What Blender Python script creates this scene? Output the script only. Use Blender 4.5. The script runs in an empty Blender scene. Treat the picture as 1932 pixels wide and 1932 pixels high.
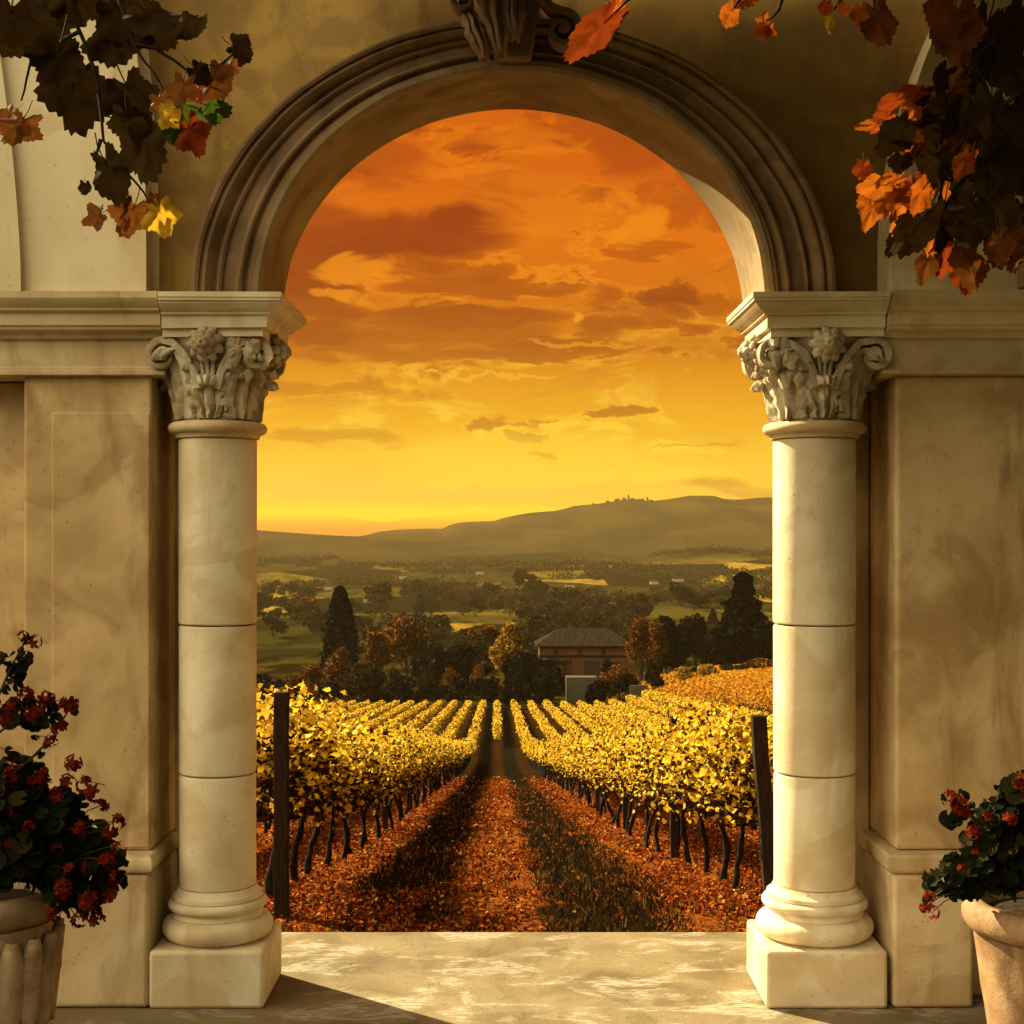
import bpy, math, random
import numpy as np
from mathutils import Vector, Matrix, noise as mn
PI = math.pi
R = math.radians
rnd = random.Random(7)
rng = np.random.default_rng(11)
scn = bpy.context.scene
C = scn.collection
F = 2683.0                      # focal length in photograph pixels (1932 wide)
CAMZ = 1.6
HOR = 1010.0


def P(px, py, Y):
    return Vector(((px - 966) * Y / F, Y, CAMZ - (py - HOR) * Y / F))


def lin(c):
    return tuple(((v / 255) / 12.92 if v / 255 <= 0.04045 else ((v / 255 + 0.055) / 1.055) ** 2.4) for v in c[:3])


# ------------------------------------------------------------------ object helpers
def tag(o, label=None, cat=None, group=None, kind=None):
    if label: o['label'] = label
    if cat: o['category'] = cat
    if group: o['group'] = group
    if kind: o['kind'] = kind
    return o


def empty(name, loc, label, cat, group=None, rz=0):
    o = bpy.data.objects.new(name, None)
    C.objects.link(o)
    o.location = loc
    o.rotation_euler = (0, 0, rz)
    o.empty_display_size = 0.1
    return tag(o, label, cat, group)


class MB:
    """collects vertices and faces of ONE mesh"""
    def __init__(s):
        s.v = []; s.f = []

    def add(s, vs, fs):
        n = len(s.v)
        s.v.extend([tuple(p) for p in vs])
        s.f.extend([tuple(i + n for i in f) for f in fs])
        return s

    def box(s, x0, x1, y0, y1, z0, z1):
        vs = [(x0, y0, z0), (x1, y0, z0), (x1, y1, z0), (x0, y1, z0), (x0, y0, z1), (x1, y0, z1), (x1, y1, z1), (x0, y1, z1)]
        return s.add(vs, [(0, 3, 2, 1), (4, 5, 6, 7), (0, 1, 5, 4), (1, 2, 6, 5), (2, 3, 7, 6), (3, 0, 4, 7)])

    def lathe(s, prof, n=48, cx=0, cy=0, cz=0, wob=None):
        vs = []
        for (r, z) in prof:
            for i in range(n):
                a = 2 * PI * i / n
                q = r if wob is None else r * (1 + wob(a, z))
                vs.append((cx + q * math.cos(a), cy + q * math.sin(a), cz + z))
        fs = []
        for k in range(len(prof) - 1):
            for i in range(n):
                j = (i + 1) % n
                fs.append((k * n + i, k * n + j, (k + 1) * n + j, (k + 1) * n + i))
        fs.append(tuple(range(n - 1, -1, -1)))
        fs.append(tuple((len(prof) - 1) * n + i for i in range(n)))
        return s.add(vs, fs)

    def tube(s, pts, rad, n=8):
        pts = [Vector(p) for p in pts]
        vs = []
        up = Vector((0.13, 0.9, 0.31))
        for i, p in enumerate(pts):
            t = (pts[min(i + 1, len(pts) - 1)] - pts[max(i - 1, 0)])
            if t.length < 1e-9: t = Vector((0, 0, 1))
            t.normalize()
            a = t.cross(up)
            if a.length < 1e-4: a = t.cross(Vector((1, 0, 0)))
            a.normalize(); b = t.cross(a)
            r = rad[i] if hasattr(rad, '__len__') else rad
            for k in range(n):
                w = 2 * PI * k / n
                vs.append(p + a * (r * math.cos(w)) + b * (r * math.sin(w)))
        fs = []
        for i in range(len(pts) - 1):
            for k in range(n):
                j = (k + 1) % n
                fs.append((i * n + k, i * n + j, (i + 1) * n + j, (i + 1) * n + k))
        fs.append(tuple(range(n)))
        fs.append(tuple((len(pts) - 1) * n + k for k in range(n - 1, -1, -1)))
        return s.add(vs, fs)

    def sheet(s, fn, nu, nv):
        vs = [fn(i / nu, j / nv) for j in range(nv + 1) for i in range(nu + 1)]
        fs = [(j * (nu + 1) + i, j * (nu + 1) + i + 1, (j + 1) * (nu + 1) + i + 1, (j + 1) * (nu + 1) + i) for j in range(nv) for i in range(nu)]
        return s.add(vs, fs)

    def build(s, name, mat, parent=None, smooth=None, bevel=None, solid=None, rough=None, origin=None):
        me = bpy.data.meshes.new(name)
        vs = s.v
        if origin is not None:
            vs = [(a - origin[0], b - origin[1], c - origin[2]) for a, b, c in vs]
        me.from_pydata(vs, [], s.f)
        me.materials.append(mat)
        if rough:
            amp, sc = rough
            for v in me.vertices:
                v.co += mn.noise_vector(v.co * sc) * amp
        me.update()
        if smooth:
            me.shade_smooth()
            me.set_sharp_from_angle(angle=R(smooth))
        o = bpy.data.objects.new(name, me)
        C.objects.link(o)
        if origin is not None: o.location = origin
        if parent is not None:
            o.parent = parent
            o.matrix_parent_inverse = Matrix.Identity(4)
        if solid:
            m = o.modifiers.new('t', 'SOLIDIFY'); m.thickness = solid; m.offset = 0
        if bevel:
            m = o.modifiers.new('b', 'BEVEL'); m.width = bevel; m.segments = 3; m.limit_method = 'ANGLE'; m.angle_limit = R(40)
            if not smooth:
                me.shade_smooth(); me.set_sharp_from_angle(angle=R(40))
        return o


def np_mesh(name, verts, faces_n, mat, parent=None):
    """verts (N*k,3) laid out as N separate k-gons"""
    k = faces_n
    n = len(verts) // k
    me = bpy.data.meshes.new(name)
    me.vertices.add(n * k)
    me.vertices.foreach_set('co', np.ascontiguousarray(verts, dtype=np.float32).ravel())
    me.loops.add(n * k)
    me.loops.foreach_set('vertex_index', np.arange(n * k, dtype=np.int32))
    me.polygons.add(n)
    me.polygons.foreach_set('loop_start', np.arange(0, n * k, k, dtype=np.int32))
    me.materials.append(mat)
    me.update(calc_edges=True)
    me.validate()
    o = bpy.data.objects.new(name, me)
    C.objects.link(o)
    if parent is not None: o.parent = parent
    return o


def leaf_cards(cen, size, nrm_bias=None, k=5, aspect=1.0):
    """random little k-gon leaves at the centres; returns (N*k,3)"""
    n = len(cen)
    a = rng.normal(size=(n, 3))
    if nrm_bias is not None: a = a + nrm_bias
    a /= np.linalg.norm(a, axis=1, keepdims=True) + 1e-9
    b = np.cross(a, rng.normal(size=(n, 3)))
    b /= np.linalg.norm(b, axis=1, keepdims=True) + 1e-9
    c = np.cross(a, b)
    ang = np.arange(k) * 2 * PI / k
    rr = np.array([1.0, 0.72, 0.95, 0.78, 0.9, 0.7, 0.95][:k])
    size = np.broadcast_to(np.asarray(size, dtype=float), (n,))
    out = np.empty((n, k, 3))
    for i in range(k):
        r = rr[i] * size * (0.8 + 0.4 * rng.random(n))
        out[:, i] = cen + b * (np.cos(ang[i]) * r)[:, None] * aspect + c * (np.sin(ang[i]) * r)[:, None] + a * (((i % 2) - .5) * .35 * size)[:, None]
    return out.reshape(-1, 3)


def copy_thing(o, loc, rz=0, scale=None, label=None, group=None):
    c = o.copy(); C.objects.link(c); c.location = loc; c.rotation_euler = (0, 0, rz)
    if scale is not None: c.scale = scale
    if label: c['label'] = label
    if group: c['group'] = group
    for ch in o.children:
        d = ch.copy(); C.objects.link(d); d.parent = c
        for g in ch.children:
            e = g.copy(); C.objects.link(e); e.parent = d
    return c


# ------------------------------------------------------------------ material helpers
class NT:
    def __init__(s, tree):
        s.t = tree; s.n = tree.nodes; s.l = tree.links

    def link(s, a, b): s.l.new(a, b)

    def put(s, sock, val):
        if isinstance(val, bpy.types.NodeSocket): s.l.new(val, sock)
        elif hasattr(val, '__len__') and len(val) == 3 and sock.type == 'RGBA': sock.default_value = (*val, 1)
        else: sock.default_value = val

    def math(s, op, a, b=0.0, c=None, clamp=False):
        m = s.n.new('ShaderNodeMath'); m.operation = op; m.use_clamp = clamp
        s.put(m.inputs[0], a); s.put(m.inputs[1], b)
        if c is not None: s.put(m.inputs[2], c)
        return m.outputs[0]

    def vmath(s, op, a, b=(0, 0, 0)):
        m = s.n.new('ShaderNodeVectorMath'); m.operation = op
        s.put(m.inputs[0], a); s.put(m.inputs[1], b)
        return m.outputs[0]

    def sep(s, v):
        m = s.n.new('ShaderNodeSeparateXYZ'); s.put(m.inputs[0], v); return m.outputs

    def comb(s, x, y, z):
        m = s.n.new('ShaderNodeCombineXYZ'); s.put(m.inputs[0], x); s.put(m.inputs[1], y); s.put(m.inputs[2], z); return m.outputs[0]

    def noise(s, vec, scale, detail=4, rough=0.55, dist=0.0):
        m = s.n.new('ShaderNodeTexNoise'); s.put(m.inputs['Vector'], vec)
        m.inputs['Scale'].default_value = scale; m.inputs['Detail'].default_value = detail
        m.inputs['Roughness'].default_value = rough; m.inputs['Distortion'].default_value = dist
        return m.outputs[0]

    def mix(s, f, a, b, mode='MIX'):
        m = s.n.new('ShaderNodeMix'); m.data_type = 'RGBA'; m.blend_type = mode
        m.clamp_factor = True
        s.put(m.inputs[0], f); s.put(m.inputs[6], a); s.put(m.inputs[7], b)
        return m.outputs[2]

    def ramp(s, f, stops, interp='LINEAR'):
        m = s.n.new('ShaderNodeValToRGB'); s.put(m.inputs[0], f)
        cr = m.color_ramp; cr.interpolation = interp
        while len(cr.elements) > 1: cr.elements.remove(cr.elements[-1])
        cr.elements[0].position = stops[0][0]; cr.elements[0].color = (*stops[0][1], 1)
        for p, c in stops[1:]:
            e = cr.elements.new(p); e.color = (*c, 1)
        return m.outputs[0]

    def sstep(s, v, a, b):
        m = s.n.new('ShaderNodeMapRange'); m.interpolation_type = 'SMOOTHSTEP'
        s.put(m.inputs[0], v); m.inputs[1].default_value = a; m.inputs[2].default_value = b
        return m.outputs[0]


def new_mat(name):
    m = bpy.data.materials.new(name); m.use_nodes = True
    nt = NT(m.node_tree)
    bs = m.node_tree.nodes['Principled BSDF']
    return m, nt, bs


def g3(v): return (v, v, v)


def stone(name, light, dark, stain, bump=0.25, scale=1.0, rough=0.72, stain_amt=0.75):
    m, nt, bs = new_mat(name)
    tc = nt.n.new('ShaderNodeTexCoord').outputs['Object']
    geo = nt.n.new('ShaderNodeNewGeometry').outputs['Position']
    big = nt.noise(geo, 2.3 * scale, 4, 0.55, 0.4)
    mid = nt.noise(geo, 6.5 * scale, 6, 0.65, 0.4)
    fine = nt.noise(geo, 55 * scale, 5, 0.7)
    st = nt.noise(nt.vmath('MULTIPLY', geo, (5.5, 5.5, 1.1)), 1.0, 5, 0.6, 0.7)
    col = nt.mix(nt.sstep(big, 0.34, 0.66), light, dark)
    col = nt.mix(nt.math('MULTIPLY', nt.sstep(st, 0.5, 0.72), stain_amt), col, stain)
    pch = nt.noise(nt.vmath('ADD', geo, (3.3, 1.1, 7.7)), 3.1 * scale, 3, 0.5, 1.2)
    col = nt.mix(nt.math('MULTIPLY', nt.sstep(pch, 0.50, 0.60), 0.42), col, stain)
    col = nt.mix(nt.math('MULTIPLY', nt.sstep(mid, 0.55, 0.75), 0.45), col, dark)
    col = nt.mix(nt.math('MULTIPLY', nt.sstep(mid, 0.45, 0.25), 0.35), col, tuple(min(.86, c * 1.18) for c in light))
    vp = nt.n.new('ShaderNodeTexVoronoi'); vp.inputs['Scale'].default_value = 38 * scale; nt.put(vp.inputs['Vector'], geo)
    pit = nt.math('MULTIPLY', nt.sstep(vp.outputs['Distance'], 0.22, 0.06), nt.sstep(mid, 0.50, 0.62))
    spk = nt.math('MAXIMUM', nt.sstep(fine, 0.62, 0.70), pit)
    col = nt.mix(nt.math('MULTIPLY', spk, 0.45), col, tuple(c * .45 for c in dark))
    nt.put(bs.inputs['Base Color'], col)
    nt.put(bs.inputs['Roughness'], rough)
    bs.inputs['Specular IOR Level'].default_value = 0.3
    bp = nt.n.new('ShaderNodeBump'); bp.inputs['Strength'].default_value = bump; bp.inputs['Distance'].default_value = 0.012
    h = nt.math('ADD', nt.math('MULTIPLY', mid, 1.0), nt.math('MULTIPLY', fine, 0.35))
    h = nt.math('SUBTRACT', h, nt.math('MULTIPLY', spk, 0.9))
    nt.put(bp.inputs['Height'], h)
    nt.link(bp.outputs[0], bs.inputs['Normal'])
    return m


def leafmat(name, stops, trans=0.5, rough=0.55, vein=False, per_obj=False):
    m = bpy.data.materials.new(name); m.use_nodes = True
    nt = NT(m.node_tree)
    for n in list(nt.n):
        if n.type != 'OUTPUT_MATERIAL': nt.n.remove(n)
    out = [n for n in nt.n if n.type == 'OUTPUT_MATERIAL'][0]
    g = nt.n.new('ShaderNodeNewGeometry')
    r = g.outputs['Random Per Island']
    col = nt.ramp(r, stops)
    if vein or per_obj:
        geo = nt.n.new('ShaderNodeTexCoord').outputs['Object']
        nz = nt.noise(geo, 30 if vein else 14, 5, 0.65, 0.5)
        col = nt.mix(nt.math('MULTIPLY', nt.sstep(nz, 0.45, 0.75), 0.75), col, tuple(c * .3 for c in stops[0][1]))
    p = nt.n.new('ShaderNodeBsdfPrincipled')
    nt.put(p.inputs['Base Color'], col); p.inputs['Roughness'].default_value = rough
    p.inputs['Specular IOR Level'].default_value = 0.03 if vein else 0.02
    t = nt.n.new('ShaderNodeBsdfTranslucent'); nt.put(t.inputs[0], col)
    ms = nt.n.new('ShaderNodeMixShader'); ms.inputs[0].default_value = trans
    nt.link(p.outputs[0], ms.inputs[1]); nt.link(t.outputs[0], ms.inputs[2])
    nt.link(ms.outputs[0], out.inputs['Surface'])
    return m


def plain(name, col, rough=0.8, var=0.4, scale=8, bump=0.4, stretch=(1, 1, 1)):
    m, nt, bs = new_mat(name)
    tc = nt.n.new('ShaderNodeTexCoord').outputs['Object']
    v = nt.vmath('MULTIPLY', tc, stretch)
    nz = nt.noise(v, scale, 5, 0.65, 0.3)
    nt.put(bs.inputs['Base Color'], nt.mix(nt.sstep(nz, .3, .7), tuple(c * (1 - var) for c in col), tuple(min(.9, c * (1 + var)) for c in col)))
    bs.inputs['Roughness'].default_value = rough
    bs.inputs['Specular IOR Level'].default_value = 0.08
    bp = nt.n.new('ShaderNodeBump'); bp.inputs['Strength'].default_value = bump; bp.inputs['Distance'].default_value = 0.02
    nt.put(bp.inputs['Height'], nz); nt.link(bp.outputs[0], bs.inputs['Normal'])
    return m


# ------------------------------------------------------------------ camera
cam = bpy.data.cameras.new('camera'); cam.lens = 36 * F / 1932; cam.sensor_width = 36
cam.shift_y = (HOR - 966) / 1932; cam.clip_start = 0.05; cam.clip_end = 20000
co = bpy.data.objects.new('camera', cam); C.objects.link(co)
co.location = (0, 0, CAMZ); co.rotation_euler = (R(90), 0, 0)
scn.camera = co
scn.view_settings.view_transform = 'Standard'; scn.view_settings.look = 'None'
scn.view_settings.exposure = 1.7; scn.view_settings.gamma = 1
scn.render.resolution_x = scn.render.resolution_y = 1024
scn.cycles.use_denoising = True
scn.cycles.max_bounces = 6; scn.cycles.diffuse_bounces = 3; scn.cycles.transmission_bounces = 4
scn.cycles.glossy_bounces = 2; scn.cycles.volume_bounces = 0
scn.cycles.caustics_reflective = False; scn.cycles.caustics_refractive = False
scn.cycles.sample_clamp_indirect = 4

# ------------------------------------------------------------------ sun + sky
AZ, EL = R(51), R(34)                       # to the left of the view, up
sd = Vector((-math.sin(AZ) * math.cos(EL), math.cos(AZ) * math.cos(EL), math.sin(EL)))
sun = bpy.data.lights.new('sun', 'SUN'); sun.energy = 5.0; sun.angle = R(0.6); sun.color = (1.0, 0.84, 0.46)
so = bpy.data.objects.new('sun', sun); C.objects.link(so)
so.rotation_euler = (-sd).to_track_quat('-Z', 'Y').to_euler()

w = bpy.data.worlds.new('World'); scn.world = w; w.use_nodes = True
nt = NT(w.node_tree)
bg = nt.n['Background']
sky = nt.n.new('ShaderNodeTexSky'); sky.sky_type = 'NISHITA'; sky.sun_disc = False
sky.sun_elevation = EL; sky.sun_rotation = -AZ; sky.air_density = 2.0; sky.dust_density = 4.0
dirv = nt.n.new('ShaderNodeTexCoord').outputs['Generated']
dx, dy, dz = nt.sep(dirv)[:3]
yy = nt.math('MAXIMUM', dy, 0.08)
U = nt.math('MULTIPLY_ADD', nt.math('DIVIDE', dx, yy), F / 1000, 0.966)
V = nt.math('SUBTRACT', HOR / 1000, nt.math('MULTIPLY', nt.math('DIVIDE', dz, yy), F / 1000))
uv = nt.comb(U, V, 0)
base = nt.ramp(nt.math('DIVIDE', V, 1.1), [
    (0.0, lin((150, 72, 10))), (0.19, lin((222, 112, 14))), (0.30, lin((226, 112, 8))), (0.40, lin((236, 128, 2))),
    (0.52, lin((216, 124, 6))), (0.60, lin((212, 132, 14))), (0.66, lin((226, 158, 26))), (0.72, lin((236, 178, 36))),
    (0.79, lin((246, 204, 70))), (0.85, lin((244, 200, 74))), (0.885, lin((252, 216, 40))), (0.905, lin((226, 156, 52))), (0.93, lin((214, 146, 60))), (1.0, lin((170, 120, 60)))])
# streaky + billowy clouds
d1 = nt.noise(nt.vmath('MULTIPLY', uv, (3.2, 9.0, 1)), 1.0, 7, 0.62, 0.5)
d2 = nt.noise(nt.vmath('ADD', nt.vmath('MULTIPLY', uv, (4.6, 11.0, 1)), (3.7, 1.3, 0)), 1.0, 7, 0.6, 0.9)
U2 = nt.math('ADD', U, nt.math('MULTIPLY', nt.math('SUBTRACT', d1, 0.5), 0.22))
V2 = nt.math('ADD', V, nt.math('MULTIPLY', nt.math('SUBTRACT', d2, 0.5), 0.11))


def blobs(lst):
    tot = None
    for (px, py, rx, ry, amp) in lst:
        a = nt.math('MULTIPLY', nt.math('SUBTRACT', U2, px / 1000), 1000 / rx)
        b = nt.math('MULTIPLY', nt.math('SUBTRACT', V2, py / 1000), 1000 / ry)
        r2 = nt.math('MULTIPLY_ADD', a, a, nt.math('MULTIPLY', b, b))
        k = nt.math('MULTIPLY', nt.sstep(r2, 1.35, 0.35), amp)
        tot = k if tot is None else nt.math('MAXIMUM', tot, k)
    return tot


dark = blobs([(730, 445, 240, 62, 1), (600, 500, 110, 90, .95), (590, 610, 130, 70, .75), (800, 640, 270, 48, .55), (930, 538, 230, 20, .6),
              (1262, 566, 55, 27, .85), (1330, 572, 55, 22, .5), (1410, 320, 150, 110, 1), (1290, 260, 90, 40, .6), (560, 420, 90, 50, .8), (880, 600, 200, 22, .7), (1010, 660, 220, 22, .6), (1230, 462, 90, 22, .5), (1130, 622, 55, 26, .6), (1340, 640, 110, 40, .3),
              (1182, 775, 80, 11, .65), (928, 800, 45, 13, .55), (1005, 820, 48, 11, .55), (1040, 856, 45, 5, .6), (1010, 795, 70, 5, .4),
              (600, 735, 190, 20, .4), (600, 825, 160, 16, .4), (1400, 918, 150, 17, .5), (690, 300, 110, 50, .45), (1190, 285, 80, 60, .55), (1260, 395, 60, 30, .5), (1300, 850, 120, 4, .35)])
brite = blobs([(680, 512, 75, 20, .9), (640, 552, 45, 14, .8), (1215, 430, 38, 34, .95), (1180, 380, 22, 20, .7), (890, 322, 100, 12, .6), (1000, 262, 100, 26, .6),
               (1020, 380, 160, 60, .35), (1085, 605, 12, 10, .8), (836, 704, 16, 3, .9), (1060, 895, 330, 26, .55), (1000, 850, 300, 40, .4), (1290, 905, 160, 10, .5),
               (700, 968, 300, 8, .95), (980, 965, 330, 7, .6), (560, 885, 60, 3, .6), (940, 710, 110, 5, .5), (1100, 655, 120, 5, .5)])
nd = nt.sstep(nt.math('MULTIPLY_ADD', d2, 0.5, nt.math('MULTIPLY', d1, 0.5)), 0.46, 0.62)
cov = nt.sstep(V, 0.95, 0.55)
dark = nt.math('MAXIMUM', dark, nt.math('MULTIPLY', nt.math('MULTIPLY', nd, cov), 0.72))
grain = nt.math('MULTIPLY_ADD', nt.math('SUBTRACT', d2, 0.5), 0.5, 1.0)
dark = nt.math('MULTIPLY', dark, grain)
front = nt.mix(dark, base, nt.mix(1.0, base, (0.44, 0.215, 0.04), 'MULTIPLY'))
hi = nt.ramp(nt.math('DIVIDE', V, 1.1), [(0.2, lin((248, 140, 10))), (0.5, lin((255, 165, 40))), (0.75, lin((255, 228, 95))), (0.88, lin((255, 232, 40)))])
edge = nt.math('MULTIPLY', nt.sstep(dark, 0.02, 0.16), nt.sstep(dark, 0.42, 0.18))
edge = nt.math('MULTIPLY', edge, nt.sstep(d1, 0.42, 0.62))
front = nt.mix(nt.math('MULTIPLY', edge, 0.75), front, hi)
front = nt.mix(nt.math('MULTIPLY', brite, 0.85), front, hi)
vb = nt.math('ADD', V, nt.math('MULTIPLY', nt.math('SUBTRACT', d1, 0.5), 0.02))
band = nt.math('MULTIPLY', nt.math('MULTIPLY', nt.sstep(vb, 0.945, 0.962), nt.sstep(vb, 0.982, 0.968)), nt.sstep(U, 1.02, 0.75))
front = nt.mix(nt.math('MULTIPLY', band, 0.9), front, lin((255, 226, 30)))
wisp = nt.math('MULTIPLY', nt.sstep(nt.noise(nt.vmath('MULTIPLY', uv, (5, 34, 1)), 1.0, 6, 0.6, 0.4), 0.55, 0.7), 0.22)
front = nt.mix(wisp, front, hi)
# the rest of the dome: a warm, hazy evening sky, made brighter on the left to light the walls
elv = nt.sstep(dz, 0.06, 0.45)
back = nt.mix(elv, (0.045, 0.034, 0.020), (0.66, 0.58, 0.41))
back = nt.mix(nt.sstep(dz, 0.7, 0.95), back, (0.10, 0.08, 0.05))
side = nt.sstep(dx, 0.60, -0.90)
back = nt.mix(1.0, back, nt.mix(side, (0.17, 0.165, 0.165), (2.75, 2.55, 2.15)), 'MULTIPLY')
nsk = nt.mix(1.0, sky.outputs[0], (0.020, 0.013, 0.006), 'MULTIPLY')
back = nt.mix(1.0, back, nsk, 'ADD')
front = nt.mix(1.0, front, nt.mix(nt.sstep(V, 0.45, 0.75), (0.37, 0.30, 0.10), (0.43, 0.385, 0.16)), 'MULTIPLY')
front = nt.mix(nt.sstep(dz, 0.36, 0.62), front, (0.05, 0.028, 0.010))
fm = nt.sstep(dy, -0.05, 0.35)
final = nt.mix(fm, back, front)
nt.put(bg.inputs[0], final); bg.inputs[1].default_value = 0.71
w.cycles.sampling_method = 'MANUAL'; w.cycles.sample_map_resolution = 512

# ------------------------------------------------------------------ terrain
YS = [-50, 5.9, 12.2, 19.5, 36, 72, 95, 184, 230, 300, 450, 700, 1000, 1500, 2200, 4000]
ZS = [-2.7, -2.85, -3.08, -4.3, -6.7, -12.1, -15.2, -22.8, -25.3, -29, -34.5, -38, -41, -43, -44, -44]
ZS = [z + CAMZ for z in ZS]


def ss(x, a, b):
    t = np.clip((x - a) / (b - a), 0, 1)
    return t * t * (3 - 2 * t)


def ridge(pts, Yr):
    xs = np.array([(p[0] - 966) * Yr / F for p in pts]); zs = np.array([(HOR - p[1]) * Yr / F + CAMZ for p in pts])
    return xs, zs


R1 = ridge([(-400, 990), (200, 992), (481, 1006), (630, 1016), (693, 1010), (712, 1003), (756, 999), (814, 997), (836, 998), (850, 990), (871, 985), (932, 983), (950, 977),
            (994, 968), (1055, 963), (1085, 954), (1125, 951), (1173, 943), (1231, 945), (1266, 941), (1300, 935), (1346, 935), (1365, 941),
            (1390, 943), (1443, 938), (1480, 940), (1600, 930), (2200, 950)], 3000)
R2 = ridge([(-400, 985), (300, 994), (481, 1000), (563, 1006), (624, 1010), (693, 1013), (757, 1017), (810, 1022), (868, 1025), (920, 1024), (1000, 1022), (1100, 1026), (1300, 1022), (1500, 1028), (2200, 1020)], 2300)
R3 = ridge([(-400, 1040), (400, 1052), (560, 1050), (700, 1046), (850, 1050), (960, 1046), (1080, 1040), (1200, 1046), (1330, 1032), (1460, 1038), (1700, 1030), (2200, 1040)], 1750)


def terr(x, y):
    x = np.asarray(x, float); y = np.asarray(y, float)
    z = np.interp(y, YS, ZS)
    b = ss(x, 11, 27) * 4.1 * ss(y, 35, 95) * (1 - ss(y, 195, 260))
    b = b + ss(x, 24, 60) * 2.5 * ss(y, 60, 150) * (1 - ss(y, 200, 300))
    z = z + b
    z = z + (np.sin(x / 31 + y / 60) * 1.3 + np.sin(x / 67 - y / 90 + 2) * 2.5) * ss(y, 260, 600)
    for (xs, zs), Yr, st in ((R3, 1750, 450), (R2, 2300, 500), (R1, 3000, 900)):
        h = np.interp(x, xs, zs)
        t = 1 - np.abs(y - Yr) / st
        t = np.clip(t, 0, 1); t = np.where(y > Yr, 1 - ss(y, Yr, Yr + 700), t ** 0.75)
        h = h - 2.2 * np.abs(np.sin(x / 46 + y / 210)) * (t < 0.999) * t
        z = np.maximum(z, (ZS[-3] + (h - ZS[-3]) * t))
    return z


def tz(x, y): return float(terr(x, y))


ys = np.concatenate([[-40, -20, -8, -2, 2, 4], np.arange(6.0, 30, 0.5), np.arange(30, 120, 2), np.arange(120, 320, 5), np.arange(320, 1300, 20), np.arange(1300, 3000, 25), [3000], np.arange(3040, 4001, 160)])
ts = np.linspace(-1, 1, 181)
gx = np.outer(22 + 0.55 * np.maximum(ys, 0), ts); gy = np.repeat(ys[:, None], len(ts), 1)
gz = terr(gx, gy)
gz += np.where(gy < 60, 0.03 * np.sin(gx * 3.1 + gy * 1.7) * np.sin(gy * 2.3 - gx), 0)
nv = len(ys); nu = len(ts)
idx = np.arange(nv * nu).reshape(nv, nu)
fq = np.stack([idx[:-1, :-1], idx[:-1, 1:], idx[1:, 1:], idx[1:, :-1]], -1).reshape(-1, 4)
me = bpy.data.meshes.new('ground')
me.from_pydata(np.stack([gx, gy, gz], -1).reshape(-1, 3).tolist(), [], fq.tolist())
me.shade_smooth()
m, nt, bs = new_mat('ground_soil')
pos = nt.n.new('ShaderNodeNewGeometry').outputs['Position']
X, Y, Z = nt.sep(pos)[:3]
n1 = nt.noise(pos, 2.2, 6, .7, .5); n2 = nt.noise(pos, 14, 5, .7); n3 = nt.noise(pos, .35, 4, .6)
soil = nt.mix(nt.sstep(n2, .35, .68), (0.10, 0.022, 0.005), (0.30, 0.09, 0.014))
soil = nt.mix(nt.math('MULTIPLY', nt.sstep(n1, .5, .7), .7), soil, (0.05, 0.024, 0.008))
soil = nt.mix(nt.sstep(nt.math('ADD', Y, nt.math('MULTIPLY', nt.math('SUBTRACT', n1, .5), 30)), 36, 66), soil, nt.mix(nt.sstep(n1, .4, .6), (0.010, 0.006, 0.002), (0.040, 0.016, 0.004)))  # far soil darkened to stand in for shadows of the rows
# soft shade and weeds painted into one dark strip right of the lane centre
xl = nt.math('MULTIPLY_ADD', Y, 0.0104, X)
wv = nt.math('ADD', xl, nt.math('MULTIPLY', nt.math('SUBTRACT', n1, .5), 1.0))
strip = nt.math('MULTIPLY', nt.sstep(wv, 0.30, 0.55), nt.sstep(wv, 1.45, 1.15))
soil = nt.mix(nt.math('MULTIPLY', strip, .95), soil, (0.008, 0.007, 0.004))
shade_strip = nt.math('MULTIPLY', nt.sstep(wv, -1.45, -1.15), nt.sstep(wv, -.30, -.55))  # shadow of the left vine row painted into the soil colour
soil = nt.mix(nt.math('MULTIPLY', shade_strip, .92), soil, (0.010, 0.007, 0.004))
vor = nt.n.new('ShaderNodeTexVoronoi'); vor.inputs['Scale'].default_value = 1.0
nt.put(vor.inputs['Vector'], nt.vmath('ADD', nt.vmath('MULTIPLY', pos, (1 / 85, 1 / 110, 0)), nt.comb(nt.math('MULTIPLY', n3, .0), 0, 0)))
vc = nt.sep(vor.outputs['Color'])
field = nt.ramp(vc[0], [(0, (0.005, 0.005, 0.002)), (.2, (0.026, 0.022, 0.005)), (.36, (0.012, 0.011, 0.003)), (.48, (0.085, 0.060, 0.009)), (.60, (0.015, 0.014, 0.004)), (.70, (0.050, 0.038, 0.007)), (.84, (0.20, 0.125, 0.016))], 'CONSTANT')
fn = nt.noise(nt.vmath('MULTIPLY', pos, (1 / 16, 1 / 55, 0)), 1.0, 7, .7)
field = nt.mix(nt.math('MULTIPLY', nt.sstep(fn, .45, .62), .75), field, (0.006, 0.006, 0.002))
hill = nt.mix(nt.sstep(nt.noise(nt.vmath('MULTIPLY', pos, (1 / 120, 1 / 300, 1 / 40)), 1.0, 6, .62), .4, .6), (0.013, 0.011, 0.0045), (0.030, 0.022, 0.008))
soil = nt.mix(nt.sstep(Y, 7.5, 6.0), soil, (0.03, 0.035, 0.012))
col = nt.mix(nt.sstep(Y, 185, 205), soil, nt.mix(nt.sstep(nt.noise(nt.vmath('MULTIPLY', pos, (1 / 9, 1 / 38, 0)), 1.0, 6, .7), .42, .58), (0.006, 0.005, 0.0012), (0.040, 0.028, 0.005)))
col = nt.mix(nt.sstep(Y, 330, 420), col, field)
col = nt.mix(nt.sstep(Y, 1500, 1650), col, hill)
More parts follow.
